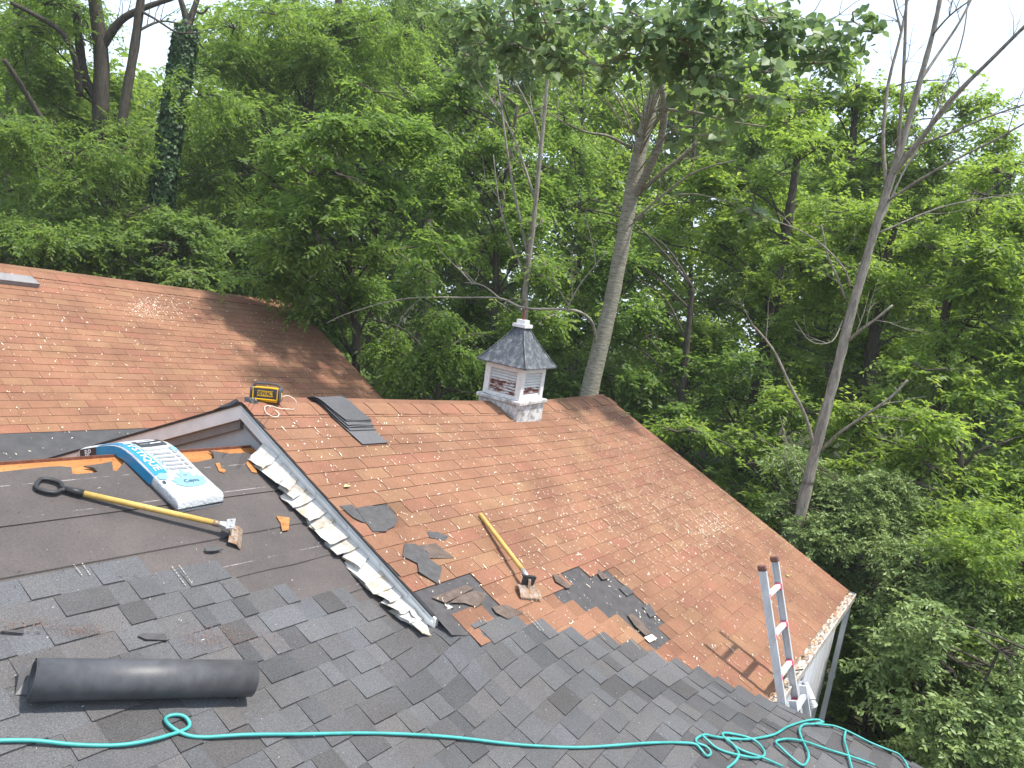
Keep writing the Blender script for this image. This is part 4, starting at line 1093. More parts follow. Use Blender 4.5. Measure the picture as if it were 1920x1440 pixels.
def sprays(rg, c, rx, rz, n_leaf, per, L, droop=.3, gate=.0, shell=.5, spray=4.5, flat=.55):
    ns = max(1, int(n_leaf/per*(1.0 if gate <= -9 else 1.45)))
    d = rg.normal(size=(ns, 3)); d /= np.linalg.norm(d, axis=1, keepdims=True)
    r = rg.random(ns)**shell
    P = np.array(c)+d*r[:, None]*np.array([rx, rx, rz])
    P = P+rg.normal(size=(ns, 3))*np.array([rx, rx, rz])*.16
    Pq = P; P = P*2.0
    g = np.sin(P[:, 0]*2.3+1.3*np.sin(P[:, 2]*1.9))+np.sin(P[:, 1]*2.6+P[:, 2]*1.2)+np.sin(P[:, 2]*3.1-P[:, 0]*1.4)
    P = Pq[g > gate]; d = d[g > gate]; ns = len(P)
    if ns == 0: return None
    o = d*np.array([1, 1, .4])+rg.normal(size=(ns, 3))*.55; o[:, 2] -= droop; o /= np.linalg.norm(o, axis=1, keepdims=True)
    st = rg.random(ns)
    j = np.arange(per); t = j/max(1, per-1)
    sl = spray*L*rg.uniform(.7, 1.3, ns)
    pos = P[:, None]+o[:, None]*((t[None]-.3)*sl[:, None])[..., None]
    pos[..., 2] -= (t[None]**2)*sl[:, None]*.25*(droop+.3)
    s_ = np.cross(o, np.array([0, 0, 1.])); s_ /= np.maximum(np.linalg.norm(s_, axis=1, keepdims=True), 1e-6)
    sg = np.where(j % 2 == 0, 1., -1.)
    ax = o[:, None]*.55+s_[:, None]*sg[None, :, None]*.85+rg.normal(size=(ns, per, 3))*.28; ax[..., 2] -= .22
    nm = np.array([0, 0, 1.])+rg.normal(size=(ns, per, 3))*flat
    ln = L*rg.uniform(.65, 1.2, (ns, per))
    ti = .15+.5*st[:, None]+rg.normal(size=(ns, per))*.16
    return pos.reshape(-1, 3), ax.reshape(-1, 3), nm.reshape(-1, 3), ln.ravel(), ti.ravel(), P
def crown(name, parent, lobes, L, asp, mat, lai=2.2, seed=0, per=14, droop=.3, gate=-.25, broad=False, shell=.5, spray=4.5, flat=.55, twig_mb=None, core=None, tint_off=0):
    rg = np.random.default_rng(seed); acc = []
    sub = []
    for (c, rx, rz) in lobes:            # every clump breaks up into a few flat tiers
        for _ in range(3):
            o_ = rg.normal(size=3)*np.array([.42, .42, .40]); sub.append((tuple(np.array(c)+o_*np.array([rx, rx, rz])), rx*rg.uniform(.5, .85), rz*rg.uniform(.32, .6), c))
    for (c, rx, rz, c0) in sub:
        if twig_mb is not None: twig_mb.tube([Vector(c0), Vector(c0).lerp(Vector(c), .5)+Vector((0, 0, .03*rx)), Vector(c)], [.012+.006*rx, .010+.005*rx, .008], 4, caps=False)
        n = int(lai*2.7*math.pi*rx*rz/(.5*L*L*asp*.9)); 
        q = sprays(rg, c, rx, rz, n, per, L, droop, gate, shell, spray, flat)
        if q is None: continue
        acc.append(q[:5])
        if twig_mb is not None:
            c = Vector(c)
            for i in rg.choice(len(q[5]), min(9, len(q[5])), replace=False):
                p = Vector(q[5][i]); m = c.lerp(p, .5)+Vector((0, 0, .06*rx)); twig_mb.tube([c, m, p], [.010+.006*rx, .007+.003*rx, .004], 4, caps=False)
    A = [np.concatenate([q[i] for q in acc]) for i in range(5)]
    return leaf_object(name, A[0], A[1], A[2], A[3], asp, A[4]+tint_off, mat, parent, broad)
def px_lobes(spec, d):
    out = []
    for (x, y, dd, rx, ry) in spec:
        D = d+dd; c = TP(x, y, D); k = c.length/F_PX; out.append((tuple(c), rx*k, ry*k))
    return out
def trunk_path(pts, d, to_ground=True):
    P = []; Rr = []
    for (x, y, w_) in pts:
        p = TP(x, y, d); P.append(p); Rr.append(w_*.43*p.length/F_PX)
    if to_ground:
        b = P[0]; dirn = (P[1]-P[0]).normalized(); k = (b.z-GROUND+.3)/max(.3, dirn.z); base = b-dirn*k
        base = Vector((b.x+(base.x-b.x)*.4, b.y+(base.y-b.y)*.4, GROUND-.3))
        P.insert(0, base); Rr.insert(0, Rr[0]*1.25)
    return P, Rr
def wood(mb, P, Rr, sides=9, n=5, rough=.04, seed=0):
    rr = random.Random(seed); Q = smooth_path(P, n); R2 = np.interp(np.linspace(0, len(P)-1, len(Q)), range(len(P)), Rr)
    R2 = [r*(1+rr.uniform(-rough, rough)) for r in R2]
    mb.tube(Q, R2, sides); return Q
def limb(mb, pts, d, w0, w1, seed=0, sides=6):
    P = [TP(x, y, d+dd) for x, y, dd in pts]; k = P[0].length/F_PX
    R2 = list(np.linspace(w0*.5*k, w1*.5*k, len(P))); return wood(mb, P, R2, sides, 4, .06, seed)
def twiggy(mb, path, n, length, r0, rr, depth=1, up=.4):
    for _ in range(n):
        i = rr.randrange(max(1, len(path)//4), len(path)-1); p = path[i]; d = (path[min(i+1, len(path)-1)]-path[i-1]).normalized()
        e = Vector((rr.gauss(0, 1), rr.gauss(0, 1), rr.gauss(0, .6)+up)); e = (e-d*e.dot(d)).normalized()
        q = [p]; dr = (d*.8+e*.8).normalized(); L = length*rr.uniform(.5, 1.2)
        for k in range(4): dr = (dr+Vector((rr.gauss(0, .14), rr.gauss(0, .14), rr.gauss(0, .14)+.03))).normalized(); q.append(q[-1]+dr*L/4)
        mb.tube(q, list(np.linspace(r0, r0*.3, 5)), 5, caps=False)
        if depth > 0: twiggy(mb, q, 2, length*.5, r0*.5, rr, depth-1, up)
def make_tree(name, label, d, trunk, lobes, leaf, limbs=(), bark_='bark', group=None, seed=1, cat='tree', br=1.0, twigs=0):
    P, Rr = trunk_path(trunk, d); root = thing(name, label, cat, group, loc=(P[0].x, P[0].y, GROUND))
    mb = MB(); Q = wood(mb, P, Rr, 10, 5, .05, seed)
    for i, (pts, w0, w1) in enumerate(limbs):
        q = limb(mb, pts, d, w0, w1, seed+i)
        if twigs: twiggy(mb, q, twigs, .9, .011, random.Random(seed+i))
    tw = MB(); lb = px_lobes(lobes, d)
    crown('crown', root, lb, seed=seed, twig_mb=tw, **leaf)
    # branches reaching from the trunk to every foliage clump
    rr = random.Random(seed)
    for (c, rx, rz) in lb:
        c = Vector(c); cand = [q for q in Q if q.z < c.z+.2] or Q[:3]; off = rr.uniform(.3, 1.6)*rx; q = min(cand, key=lambda p: (p-c).length+1.5*abs(p.z-(c.z-off)))
        m = q.lerp(c, .5)+Vector((rr.uniform(-.1, .1), rr.uniform(-.1, .1), .12*(c-q).length))
        tw.tube(smooth_path([q, m, c], 4), list(np.linspace(.028*br, .010*br, 9)), 5, caps=False)
    mb.build('trunk', bark_, root, smooth=True); tw.build('branches', bark_, root)
    return root, Q
def auto_lobes(x, ytop, ybot, wpx, n, seed, dd=1.2, rmin=.16, rmax=.30):
    rr = random.Random(seed); out = []; H = ybot-ytop
    for i in range(n):
        f = (i+.5)/n; y = ytop+H*(.08+.86*f); ww = wpx*.5*math.sin(math.pi*(.18+.72*f))
        r = wpx*rr.uniform(rmin, rmax)
        out.append((x+rr.uniform(-1, 1)*ww, y, rr.uniform(-dd, dd), r, r*rr.uniform(.6, .9)))
    return out
LOC = dict(L=.10, asp=.42, mat='lf_locust', lai=1.35, per=18, droop=.45, spray=5.5, gate=-.2)
ASH = dict(L=.115, asp=.40, mat='lf_ash', lai=1.9, per=12, droop=.35, spray=3.6, gate=-.1)
BRI = dict(L=.105, asp=.50, mat='lf_bright', lai=2.2, tint_off=.10, per=12, droop=.2, spray=3.4, gate=-.2, flat=.45)
FAR = dict(L=.20, asp=.55, mat='lf_bright', lai=1.9, per=10, droop=.3, spray=3.5, gate=-.2)
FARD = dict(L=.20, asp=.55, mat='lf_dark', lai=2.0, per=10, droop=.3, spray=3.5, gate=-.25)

# far wood behind everything, one mass
far_mb = []
rr = random.Random(77); spec = []
for k in range(270):
    x = rr.uniform(-250, 2200); d = rr.uniform(34, 46)
    top = float(np.interp(x, [-250, 150, 300, 420, 560, 1000, 1450, 1650, 1800, 2200], [60, 40, 190, 150, 20, 20, 60, 260, 330, 330]))
    y = rr.uniform(top+60, 760); r = rr.uniform(70, 130)
    spec.append((x, y, d-38, r, r*.75))
lb = px_lobes(spec, 38)
o = crown('distant_woodland', None, lb, L=.42, asp=.6, mat='lf_bright', lai=1.0, seed=5, per=9, gate=-.6, spray=3)
o['kind'] = 'stuff'; o['label'] = 'hazy mass of distant woodland seen between the trees'; o['category'] = 'woodland'

# ---- trees behind the rear wing (left)
make_tree('locust_tree', 'tall twin stemmed locust with forked dark trunk behind the rear wing', 20, [(183, 505, 32), (186, 380, 30), (188, 230, 28), (190, 110, 26), (178, 0, 22), (170, -120, 18)],
  [(60, 60, 0, 90, 60), (120, -10, 1, 100, 60), (90, 190, .5, 90, 60), (40, 270, -1, 90, 70), (150, 230, 1, 80, 60), (20, 140, 1, 80, 60), (230, 260, 0, 60, 50), (120, 330, -1, 100, 60), (20, 400, 0, 100, 60), (250, 330, .5, 50, 40)],
  dict(LOC, tint_off=-.05), limbs=[([(180, 385, 0), (140, 320, -.4), (85, 235, -.8), (40, 160, -1), (8, 112, -1.2)], 11, 6), ([(150, 180, 0), (140, 110, -.3), (115, 60, -.5), (60, 25, -.7), (20, 5, -.9)], 12, 5), ([(188, 190, 0), (160, 150, .2), (150, 90, .3), (142, 20, .4)], 17, 11), ([(190, 90, 0), (225, 40, -.2), (270, 15, -.4), (330, -5, -.6)], 14, 6), ([(80, 228, -.8), (40, 228, -.9), (-10, 225, -1)], 6, 4)], seed=11, twigs=3)
make_tree('locust_tree', 'slender bare stemmed locust right of the twin stemmed one behind the rear wing', 19, [(195, 520, 20), (205, 420, 19), (215, 330, 18), (235, 190, 17), (252, 90, 16), (264, 0, 14), (275, -90, 10)],
  [(250, 270, -.5, 70, 45), (170, 350, 0, 70, 50), (250, 400, -1.2, 65, 34), (190, 450, -1, 90, 45), (90, 450, -1.5, 100, 45)], dict(LOC, lai=1.7, tint_off=.08), limbs=[([(262, 20, 0), (290, 35, -.2), (330, 60, -.3), (360, 62, -.4)], 5, 2), ([(255, 60, 0), (300, 40, .2), (340, 45, .3)], 5, 2)], seed=12, twigs=5)
root, Q = make_tree('ivy_clad_tree', 'broken topped trunk wrapped in dark ivy behind the rear wing', 19.5, [(285, 520, 34), (298, 420, 31), (312, 300, 29), (330, 180, 27), (345, 90, 24), (352, 40, 18)],
  [(395, 330, 0, 60, 50), (400, 410, -.5, 70, 45), (350, 470, -1, 80, 40)], dict(LOC, lai=1.5), limbs=[([(352, 45, 0), (345, 20, 0), (334, -15, 0)], 13, 8), ([(352, 45, 0), (362, 22, 0), (374, -15, 0)], 13, 8), ([(365, 20, 0), (380, 25, 0), (392, 12, 0)], 5, 3), ([(350, 60, 0), (372, 80, 0), (382, 92, 0)], 5, 2)], seed=13)
rg = np.random.default_rng(4); n = 9000; t = rg.random(n)**.9; path = np.array([tuple(p) for p in Q]); ii = np.clip((t*(len(path)*.88)).astype(int), 0, len(path)-2)
an = rg.uniform(0, 6.283, n); rad = .17+.12*rg.random(n)*(1-.4*t)
pos = path[ii]+(path[ii+1]-path[ii])*rg.random(n)[:, None]+np.stack([np.cos(an)*rad, np.sin(an)*rad, rg.normal(size=n)*.1], 1)
out = np.stack([np.cos(an), np.sin(an), np.zeros(n)], 1)
leaf_object('ivy', pos, np.array([0, 0, -1.])+out*.5+rg.normal(size=(n, 3))*.3, out+np.array([0, 0, .5])+rg.normal(size=(n, 3))*.4, .10*rg.uniform(.6, 1.2, n), .9, rg.random(n), 'lf_ivy', root, True)
make_tree('slim_tree', 'slim dark trunk at the far left beyond the rear wing', 24, [(15, 480, 15), (14, 350, 14), (16, 200, 13), (28, 60, 12), (36, -60, 9)], [(10, 60, 0, 60, 50), (50, 0, 0, 60, 40), (0, 330, 0, 70, 60)], dict(LOC, lai=1.3), seed=14)

# ---- big locust and conifer-dark trees left of centre
make_tree('locust_tree', 'broad feathery locust with forked dark stem left of the cupola', 21, [(575, 560, 34), (588, 420, 32), (592, 300, 28), (575, 200, 24), (600, 130, 18), (625, 60, 15), (640, -40, 12)],
  [(450, 40, 0, 90, 55), (530, 20, 1, 100, 60), (640, 30, 0, 100, 60), (720, 70, -1, 90, 60), (440, 130, -.5, 80, 55), (520, 150, 1, 80, 60), (650, 150, 0, 90, 60), (450, 230, -1.5, 100, 60), (540, 280, -.5, 90, 60), (700, 190, 1, 80, 60), (440, 300, -1, 80, 50), (400, 200, .5, 60, 50), (760, 130, 1.5, 80, 60), (640, 250, 1, 80, 60), (570, 60, -1, 70, 50), (480, 360, 0, 80, 50), (380, 470, -1, 70, 40)],
  dict(LOC, L=.115, lai=1.6, tint_off=.02), limbs=[([(580, 230, 0), (560, 180, 0), (545, 130, -.2), (540, 80, -.3)], 9, 4), ([(585, 260, 0), (545, 235, -.2), (500, 230, -.4)], 8, 4), ([(500, 235, -.4), (490, 300, -.2), (490, 400, 0)], 14, 20)], seed=21, twigs=4)
make_tree('spruce_tree', 'dark drooping conifer behind the broad locust', 25, [(800, 520, 26), (795, 300, 22), (792, 120, 16), (790, -30, 10)],
  [(790, 30, 0, 60, 60), (830, 90, 0, 80, 60), (760, 130, 0, 70, 60), (850, 170, 0, 80, 60), (790, 220, 0, 90, 60), (850, 30, 0, 80, 60), (930, 60, .5, 80, 70), (960, 150, .5, 60, 60)], dict(L=.16, asp=.25, mat='lf_dark', lai=1.3, per=22, droop=1.1, spray=4, gate=-.2), seed=22)

# ---- ash saplings overhanging the end of the rear wing
make_tree('ash_tree', 'leafy ash overhanging the far corner of the rear wing', 14.2, [(668, 680, 20), (660, 560, 18), (655, 450, 15), (650, 340, 11), (620, 270, 7)],
  [(560, 290, -.9, 70, 40), (640, 330, -1.6, 80, 45), (520, 340, -.8, 60, 35), (560, 400, -.8, 85, 45), (650, 420, -1.6, 95, 50), (480, 420, -.8, 55, 32), (540, 480, -1.2, 85, 42), (640, 500, -1.0, 90, 45), (740, 380, -1.0, 80, 45), (740, 470, -1.6, 85, 45), (540, 540, -.6, 80, 34), (620, 570, -.2, 75, 34), (610, 250, -1.4, 50, 30), (690, 250, -1.6, 70, 40), (705, 560, 0, 80, 40), (480, 515, -1.0, 45, 22), (600, 610, .2, 50, 24), (790, 270, -1.0, 70, 40), (600, 450, -1.9, 60, 34), (700, 330, -.8, 60, 34)],
  dict(ASH), seed=31)
make_tree('ash_tree', 'light green young ash left of the slender bare stem', 16.5, [(925, 600, 15), (930, 480, 13), (945, 350, 10), (970, 200, 6)],
  [(780, 200, 0, 70, 38), (860, 210, 0, 80, 40), (830, 130, 0, 60, 34), (900, 290, -.3, 80, 42), (820, 300, 0, 80, 45), (960, 250, 0, 70, 40), (860, 380, 0, 85, 45), (960, 360, -.3, 75, 45), (1010, 440, -.8, 75, 40), (900, 470, .3, 80, 45), (1030, 520, -.8, 60, 34), (930, 150, .3, 60, 34), (820, 460, .4, 80, 45), (790, 560, .4, 90, 45), (880, 560, .6, 70, 40), (1080, 330, 1, 70, 50), (1060, 220, 1.5, 60, 40)],
  dict(ASH, tint_off=.10), limbs=[([(935, 470, 0), (900, 360, 0), (850, 280, 0), (780, 200, 0), (740, 150, 0)], 6, 2), ([(1040, 520, 0), (960, 420, 0), (850, 300, 0), (720, 200, 0)], 5, 2), ([(960, 420, 0), (930, 340, 0), (880, 240, 0)], 4, 2)], seed=32)
make_tree('slender_tree', 'slender straight bare stem rising behind the cupola', 14.2, [(978, 640, 15), (985, 540, 13), (1000, 420, 11), (1012, 300, 9), (1024, 180, 7), (1032, 60, 5)],
  [(1000, 500, 0, 60, 34), (960, 560, 0, 50, 28), (1040, 590, .2, 60, 30), (1000, 430, 0, 45, 28)], dict(ASH, lai=1.8, tint_off=.2), limbs=[([(990, 480, 0), (960, 340, .2), (940, 200, .3), (930, 120, .4)], 6, 2), ([(1005, 380, 0), (960, 250, .3), (900, 160, .5)], 5, 2), ([(1015, 280, 0), (1000, 220, .2), (965, 150, .3)], 4, 2), ([(985, 520, 0), (940, 400, .2), (925, 290, .2)], 5, 2)], bark_='bark_grey', seed=33, twigs=4)
make_tree('weeping_shrub', 'drooping leafy shrub behind the ridge left of the cupola', 13.2, [(820, 745, 10), (825, 690, 9), (830, 640, 7), (835, 600, 5)],
  [(800, 620, 0, 60, 30), (860, 610, 0, 45, 34), (760, 680, 0, 60, 34), (830, 690, 0, 60, 34), (880, 680, .3, 45, 40), (780, 730, -.2, 70, 24), (870, 735, 0, 50, 22), (720, 650, .8, 50, 34), (700, 600, 1.2, 60, 34), (940, 640, 1.5, 45, 45)], dict(ASH, L=.10, droop=.9, lai=2.0, tint_off=.12), seed=34, cat='shrub')

# ---- poplar with the pale banded trunk
root, Q = make_tree('poplar_tree', 'poplar with pale banded trunk and large round leaves right of the cupola', 13.0, [(1098, 770, 40), (1118, 680, 37), (1145, 570, 33), (1172, 430, 31), (1190, 330, 30), (1208, 250, 28), (1228, 170, 24), (1245, 110, 18), (1260, 30, 10)],
  [(900, 40, -2, 70, 30), (960, 20, -2, 80, 34), (1030, 60, -2.4, 80, 40), (1110, 40, -2.6, 90, 45), (1060, 115, -2.4, 60, 28), (1150, 110, -2.4, 70, 34), (1230, 50, -2.6, 90, 45), (1300, 100, -2.6, 80, 38), (1340, 30, -2.6, 90, 40), (1420, 90, -2.6, 80, 40), (1320, 170, -2.8, 60, 30), (1390, 190, -3, 50, 30), (1470, 40, -2.6, 80, 36), (1550, 60, -2.4, 70, 36), (1520, 120, -2.4, 60, 26), (1600, 40, -2.2, 36, 20), (1350, 250, -3, 40, 30), (1400, 390, -2.6, 28, 34), (1180, 20, -1.5, 90, 40), (870, 100, -1.5, 60, 30), (1410, 140, -2.8, 60, 34), (1010, 5, -1.6, 90, 30), (1330, -10, -1.6, 100, 30), (1290, 150, -2.2, 60, 34), (980, 90, -2, 70, 30), (1230, 110, -2.6, 60, 30)],
  dict(L=.135, asp=.92, mat='lf_poplar', lai=.85, per=8, droop=.55, spray=2.6, gate=-9, broad=True, flat=.75),
  limbs=[([(1186, 372, 0), (1215, 320, -.3), (1238, 265, -.5), (1246, 200, -.7), (1240, 160, -.8)], 17, 11), ([(1195, 365, 0), (1240, 325, -.4), (1285, 290, -.7), (1310, 268, -.9)], 9, 4), ([(1240, 150, 0), (1270, 125, -.4), (1310, 100, -.8), (1400, 60, -1)], 13, 4), ([(1245, 205, -.7), (1310, 212, -.9), (1370, 228, -1), (1440, 238, -1)], 6, 2), ([(1185, 278, 0), (1140, 255, -.2), (1100, 248, -.4), (1055, 228, -.5), (1030, 212, -.6)], 6, 2),
         ([(1118, 655, 0), (1112, 610, -.3), (1092, 588, -.6), (1060, 580, -.8), (985, 578, -1.0), (940, 560, -1.0), (880, 558, -1.0), (760, 560, -1.0), (660, 585, -1.0), (612, 606, -1.0)], 7, 1.2), ([(940, 562, -1), (905, 535, -1), (870, 530, -1)], 4, 2), ([(1062, 580, -.8), (1090, 530, -.8), (1140, 470, -.8)], 4, 2), ([(1180, 420, 0), (1290, 330, -.3), (1380, 300, -.6)], 5, 2), ([(1240, 70, -1), (1450, 60, -.8), (1560, 80, -.6)], 7, 2), ([(1200, 60, -.8), (1000, 40, -.8), (880, 42, -.8)], 6, 2)], bark_='bark_pale', seed=41, twigs=2, br=.45)

# ---- dead tree at the right
P, Rr = trunk_path([(1502, 960, 40), (1515, 900, 38), (1540, 800, 36), (1570, 690, 33), (1592, 600, 31), (1620, 500, 29), (1650, 400, 27), (1672, 330, 25), (1700, 240, 20), (1728, 140, 17), (1752, 50, 14), (1768, -30, 12), (1790, -130, 8)], 10.8)
Rr = [r*.58 for r in Rr]
dead = thing('dead_tree', 'leafless grey tree with flaking bark and bare branches beyond the verge', 'tree', loc=(P[0].x, P[0].y, GROUND))
mb = MB(); wood(mb, P, Rr, 11, 6, .09, 3); mb.build('trunk', 'bark_grey', dead, smooth=True)
dl_ = [([(1530, 850, 0), (1510, 780, -.2), (1480, 720, -.4), (1455, 665, -.5), (1430, 630, -.6), (1408, 607, -.6)], 8, 4), ([(1540, 845, 0), (1570, 815, -.2), (1620, 780, -.3), (1670, 745, -.3), (1702, 712, -.3)], 7, 5), ([(1590, 640, 0), (1610, 622, -.1), (1640, 600, -.2), (1674, 572, -.2)], 7, 5),
 ([(1585, 560, 0), (1570, 520, -.1), (1552, 480, -.2), (1540, 420, -.2)], 6, 3), ([(1595, 540, 0), (1580, 500, -.2), (1530, 450, -.3), (1470, 420, -.4), (1400, 400, -.4)], 5, 2),
 ([(1662, 350, 0), (1656, 260, .1), (1665, 160, .2), (1690, 60, .3), (1705, -20, .3)], 9, 5), ([(1680, 310, 0), (1690, 200, -.2), (1696, 100, -.3), (1700, -20, -.4)], 9, 6), ([(1690, 60, .3), (1680, 20, .3), (1672, -20, .3)], 5, 3),
 ([(1670, 330, 0), (1720, 270, -.2), (1780, 190, -.4), (1860, 110, -.6), (1930, 40, -.8)], 13, 6), ([(1690, 300, 0), (1760, 220, .2), (1820, 150, .3), (1900, 70, .4), (1960, 20, .5)], 9, 5), ([(1700, 280, -.1), (1780, 250, -.2), (1850, 220, -.3), (1940, 190, -.4)], 6, 3),
 ([(1660, 380, 0), (1720, 340, -.2), (1790, 300, -.4), (1870, 260, -.5), (1940, 220, -.6)], 7, 3), ([(1720, 160, 0), (1760, 100, .2), (1800, 40, .3), (1830, -20, .4)], 7, 4), ([(1745, 70, 0), (1780, 30, -.2), (1820, 0, -.3)], 5, 3), ([(1650, 420, 0), (1690, 330, .3), (1740, 240, .5), (1800, 90, .8), (1815, 0, .9)], 6, 3),
 ([(1640, 440, 0), (1760, 390, .4), (1860, 370, .6), (1940, 360, .8)], 5, 2), ([(1515, 900, 0), (1480, 840, -.3), (1462, 780, -.4)], 3, 1.5), ([(1500, 930, 0), (1476, 880, -.1), (1470, 840, -.2)], 3, 1.5), ([(1580, 600, 0), (1560, 640, -.2), (1520, 640, -.3), (1490, 600, -.4)], 3, 1.5)]
mb = MB()
for i, (pts, w0, w1) in enumerate(dl_):
    q = limb(mb, pts, 10.8, w0*.72, w1*.72, 60+i); twiggy(mb, q, 3 if w0 > 4 else 1, .6, .006, random.Random(i), 1, .5)
mb.build('branches', 'bark_grey', dead, smooth=True)

# ---- leafy trees filling the right-hand side
R_labs = ['broad yellow green tree straight behind the dead leafless tree', 'sunlit tree right of the poplar trunk, dark stem leaning inside it', 'tree with bright layered leaf sprays beyond the far end of the gutter', 'tall pale tree closing the gap between the poplar and the dead tree', 'bright leafy tree far right behind the bare branches', 'dense tree rising behind the verge of the red roof', 'low spreading tree with glossy layered leaves beside the dead tree foot']
make_tree('leafy_tree', R_labs[1], 17, [(1440, 620, 26), (1455, 520, 24), (1475, 430, 20), (1490, 330, 14), (1500, 250, 9)], [(1330, 350, 0, 70, 45), (1420, 330, .5, 80, 45), (1500, 300, 0, 80, 50), (1330, 450, -.5, 80, 50), (1420, 440, 1.2, 80, 50), (1300, 560, -.5, 80, 50), (1400, 560, .8, 90, 50), (1260, 460, .5, 70, 50), (1280, 380, 1, 60, 45), (1500, 400, 1.5, 80, 60), (1480, 230, .5, 70, 45), (1250, 640, 0, 80, 50), (1330, 660, 0, 90, 50)], dict(BRI, L=.12, lai=1.8), seed=51)
make_tree('leafy_tree', R_labs[3], 22, [(1580, 560, 24), (1590, 400, 20), (1600, 250, 14), (1610, 140, 8)], [(1580, 130, 0, 60, 40), (1540, 190, 0, 70, 45), (1620, 200, 0, 70, 50), (1700, 240, 0, 70, 50), (1560, 280, 0, 90, 55), (1650, 310, 0, 90, 55), (1740, 320, 0, 80, 50), (1580, 380, .5, 100, 60), (1700, 400, .5, 100, 60), (1800, 220, 0, 60, 40), (1860, 300, .5, 80, 50), (1830, 380, .5, 90, 55), (1780, 150, 0, 40, 26)], dict(BRI, L=.15, lai=1.5, tint_off=.05), seed=52)
make_tree('leafy_tree', R_labs[0], 16, [(1620, 760, 26), (1640, 620, 22), (1660, 500, 16), (1680, 420, 10)], [(1640, 430, 0, 90, 50), (1730, 440, .3, 90, 50), (1560, 470, .5, 70, 45), (1600, 540, 0, 90, 50), (1700, 540, -.3, 95, 50), (1640, 640, 0, 90, 50), (1740, 620, -.2, 90, 50), (1550, 620, .5, 80, 50), (1480, 640, 0, 80, 46), (1560, 720, 0, 80, 44), (1660, 740, -.4, 90, 40), (1440, 560, 1, 60, 45)], dict(BRI, lai=1.9), seed=53)
make_tree('leafy_tree', R_labs[4], 14.5, [(1755, 760, 20), (1765, 640, 18), (1790, 500, 13), (1830, 380, 8)], [(1830, 400, 0, 80, 45), (1900, 440, .3, 80, 45), (1800, 480, 0, 90, 45), (1890, 540, 0, 90, 48), (1840, 600, -.3, 80, 40), (1920, 650, 0, 80, 45), (1860, 690, -.4, 100, 44), (1780, 720, -.6, 90, 38), (1900, 330, .5, 60, 34), (1930, 760, -.5, 90, 44), (1990, 500, 0, 90, 60)], dict(BRI, tint_off=.12), seed=54)
make_tree('leafy_tree', R_labs[2], 12.5, [(1790, 1000, 18), (1800, 900, 16), (1800, 830, 12), (1805, 780, 8)], [(1700, 790, 0, 90, 34), (1790, 800, -.2, 90, 34), (1880, 830, 0, 90, 38), (1650, 850, 0, 85, 34), (1740, 870, -.3, 90, 34), (1840, 900, -.3, 100, 38), (1930, 930, 0, 90, 40), (1690, 910, 0, 80, 32), (1780, 960, -.5, 100, 36), (1870, 1010, -.5, 90, 40), (1600, 810, .3, 80, 36), (1930, 1060, -.2, 80, 50)], dict(BRI, tint_off=.22, flat=.35, lai=2.1), seed=55)
make_tree('leafy_tree', R_labs[5], 15, [(1270, 860, 18), (1280, 740, 16), (1290, 620, 12), (1300, 540, 7)], [(1200, 620, .5, 80, 45), (1290, 690, 0, 80, 44), (1200, 720, .3, 70, 40), (1370, 720, 0, 80, 44), (1290, 780, -.3, 80, 40), (1380, 800, -.4, 80, 40), (1220, 790, 0, 60, 30), (1450, 760, 0, 80, 44), (1300, 860, -.5, 70, 34), (1380, 880, -.5, 80, 36), (1190, 520, .8, 80, 50), (1080, 480, 1.5, 70, 60), (1090, 620, 1, 60, 45), (1060, 690, 1, 50, 45), (1180, 430, 1.2, 70, 50), (1080, 390, 2, 60, 45)], dict(BRI, L=.11, mat='lf_ash', lai=2.0, tint_off=-.05), seed=56)
make_tree('leafy_tree', R_labs[6], 12.6, [(1455, 980, 14), (1450, 900, 12), (1445, 850, 8)], [(1410, 870, 0, 60, 28), (1460, 830, .3, 70, 32), (1380, 920, 0, 60, 26), (1440, 940, -.3, 60, 26), (1540, 860, .5, 70, 34), (1340, 830, .4, 60, 30), (1600, 900, .2, 70, 34), (1300, 810, .2, 60, 30), (1490, 760, 1, 70, 40)], dict(BRI, lai=2.1, flat=.35), seed=57)
# ---- cedars and shrubs by the eave
def shrub(label, d, x, base, lobes, leaf, seed, name='cedar_shrub'):
    return make_tree(name, label, d, [(x, base, 10), (x+2, base-40, 8), (x+4, base-80, 5)], [(a, b, c_, e_*1.25, f_*1.35) for a, b, c_, e_, f_ in lobes], leaf, seed=seed, cat='shrub', group=None)
CED = dict(tint_off=.18, L=.055, asp=.42, mat='lf_cedar', lai=2.3, per=20, droop=.15, spray=5, gate=-.3, flat=.9)
shrub('grey green cedar against the verge, beside the dead tree foot', 11.2, 1530, 1060, [(1490, 960, 0, 44, 30), (1540, 930, 0, 55, 36), (1600, 950, 0, 60, 36), (1530, 1000, -.1, 55, 36), (1590, 1020, -.2, 60, 40), (1640, 990, 0, 60, 40), (1580, 1080, -.2, 60, 36), (1640, 1060, -.2, 60, 40), (1690, 1020, 0, 60, 40), (1565, 890, .2, 55, 34), (1650, 920, .2, 60, 36)], CED, 61)
shrub('tall feathery cedar standing out from the wall corner', 10.2, 1730, 1250, [(1690, 1080, 0, 60, 44), (1740, 1060, 0, 60, 40), (1700, 1140, 0, 60, 44), (1770, 1120, 0, 70, 46), (1740, 1190, 0, 70, 44), (1680, 1180, .2, 50, 34), (1800, 1180, 0, 70, 44), (1830, 1100, .2, 70, 46), (1770, 1030, .4, 60, 40)], CED, 62)
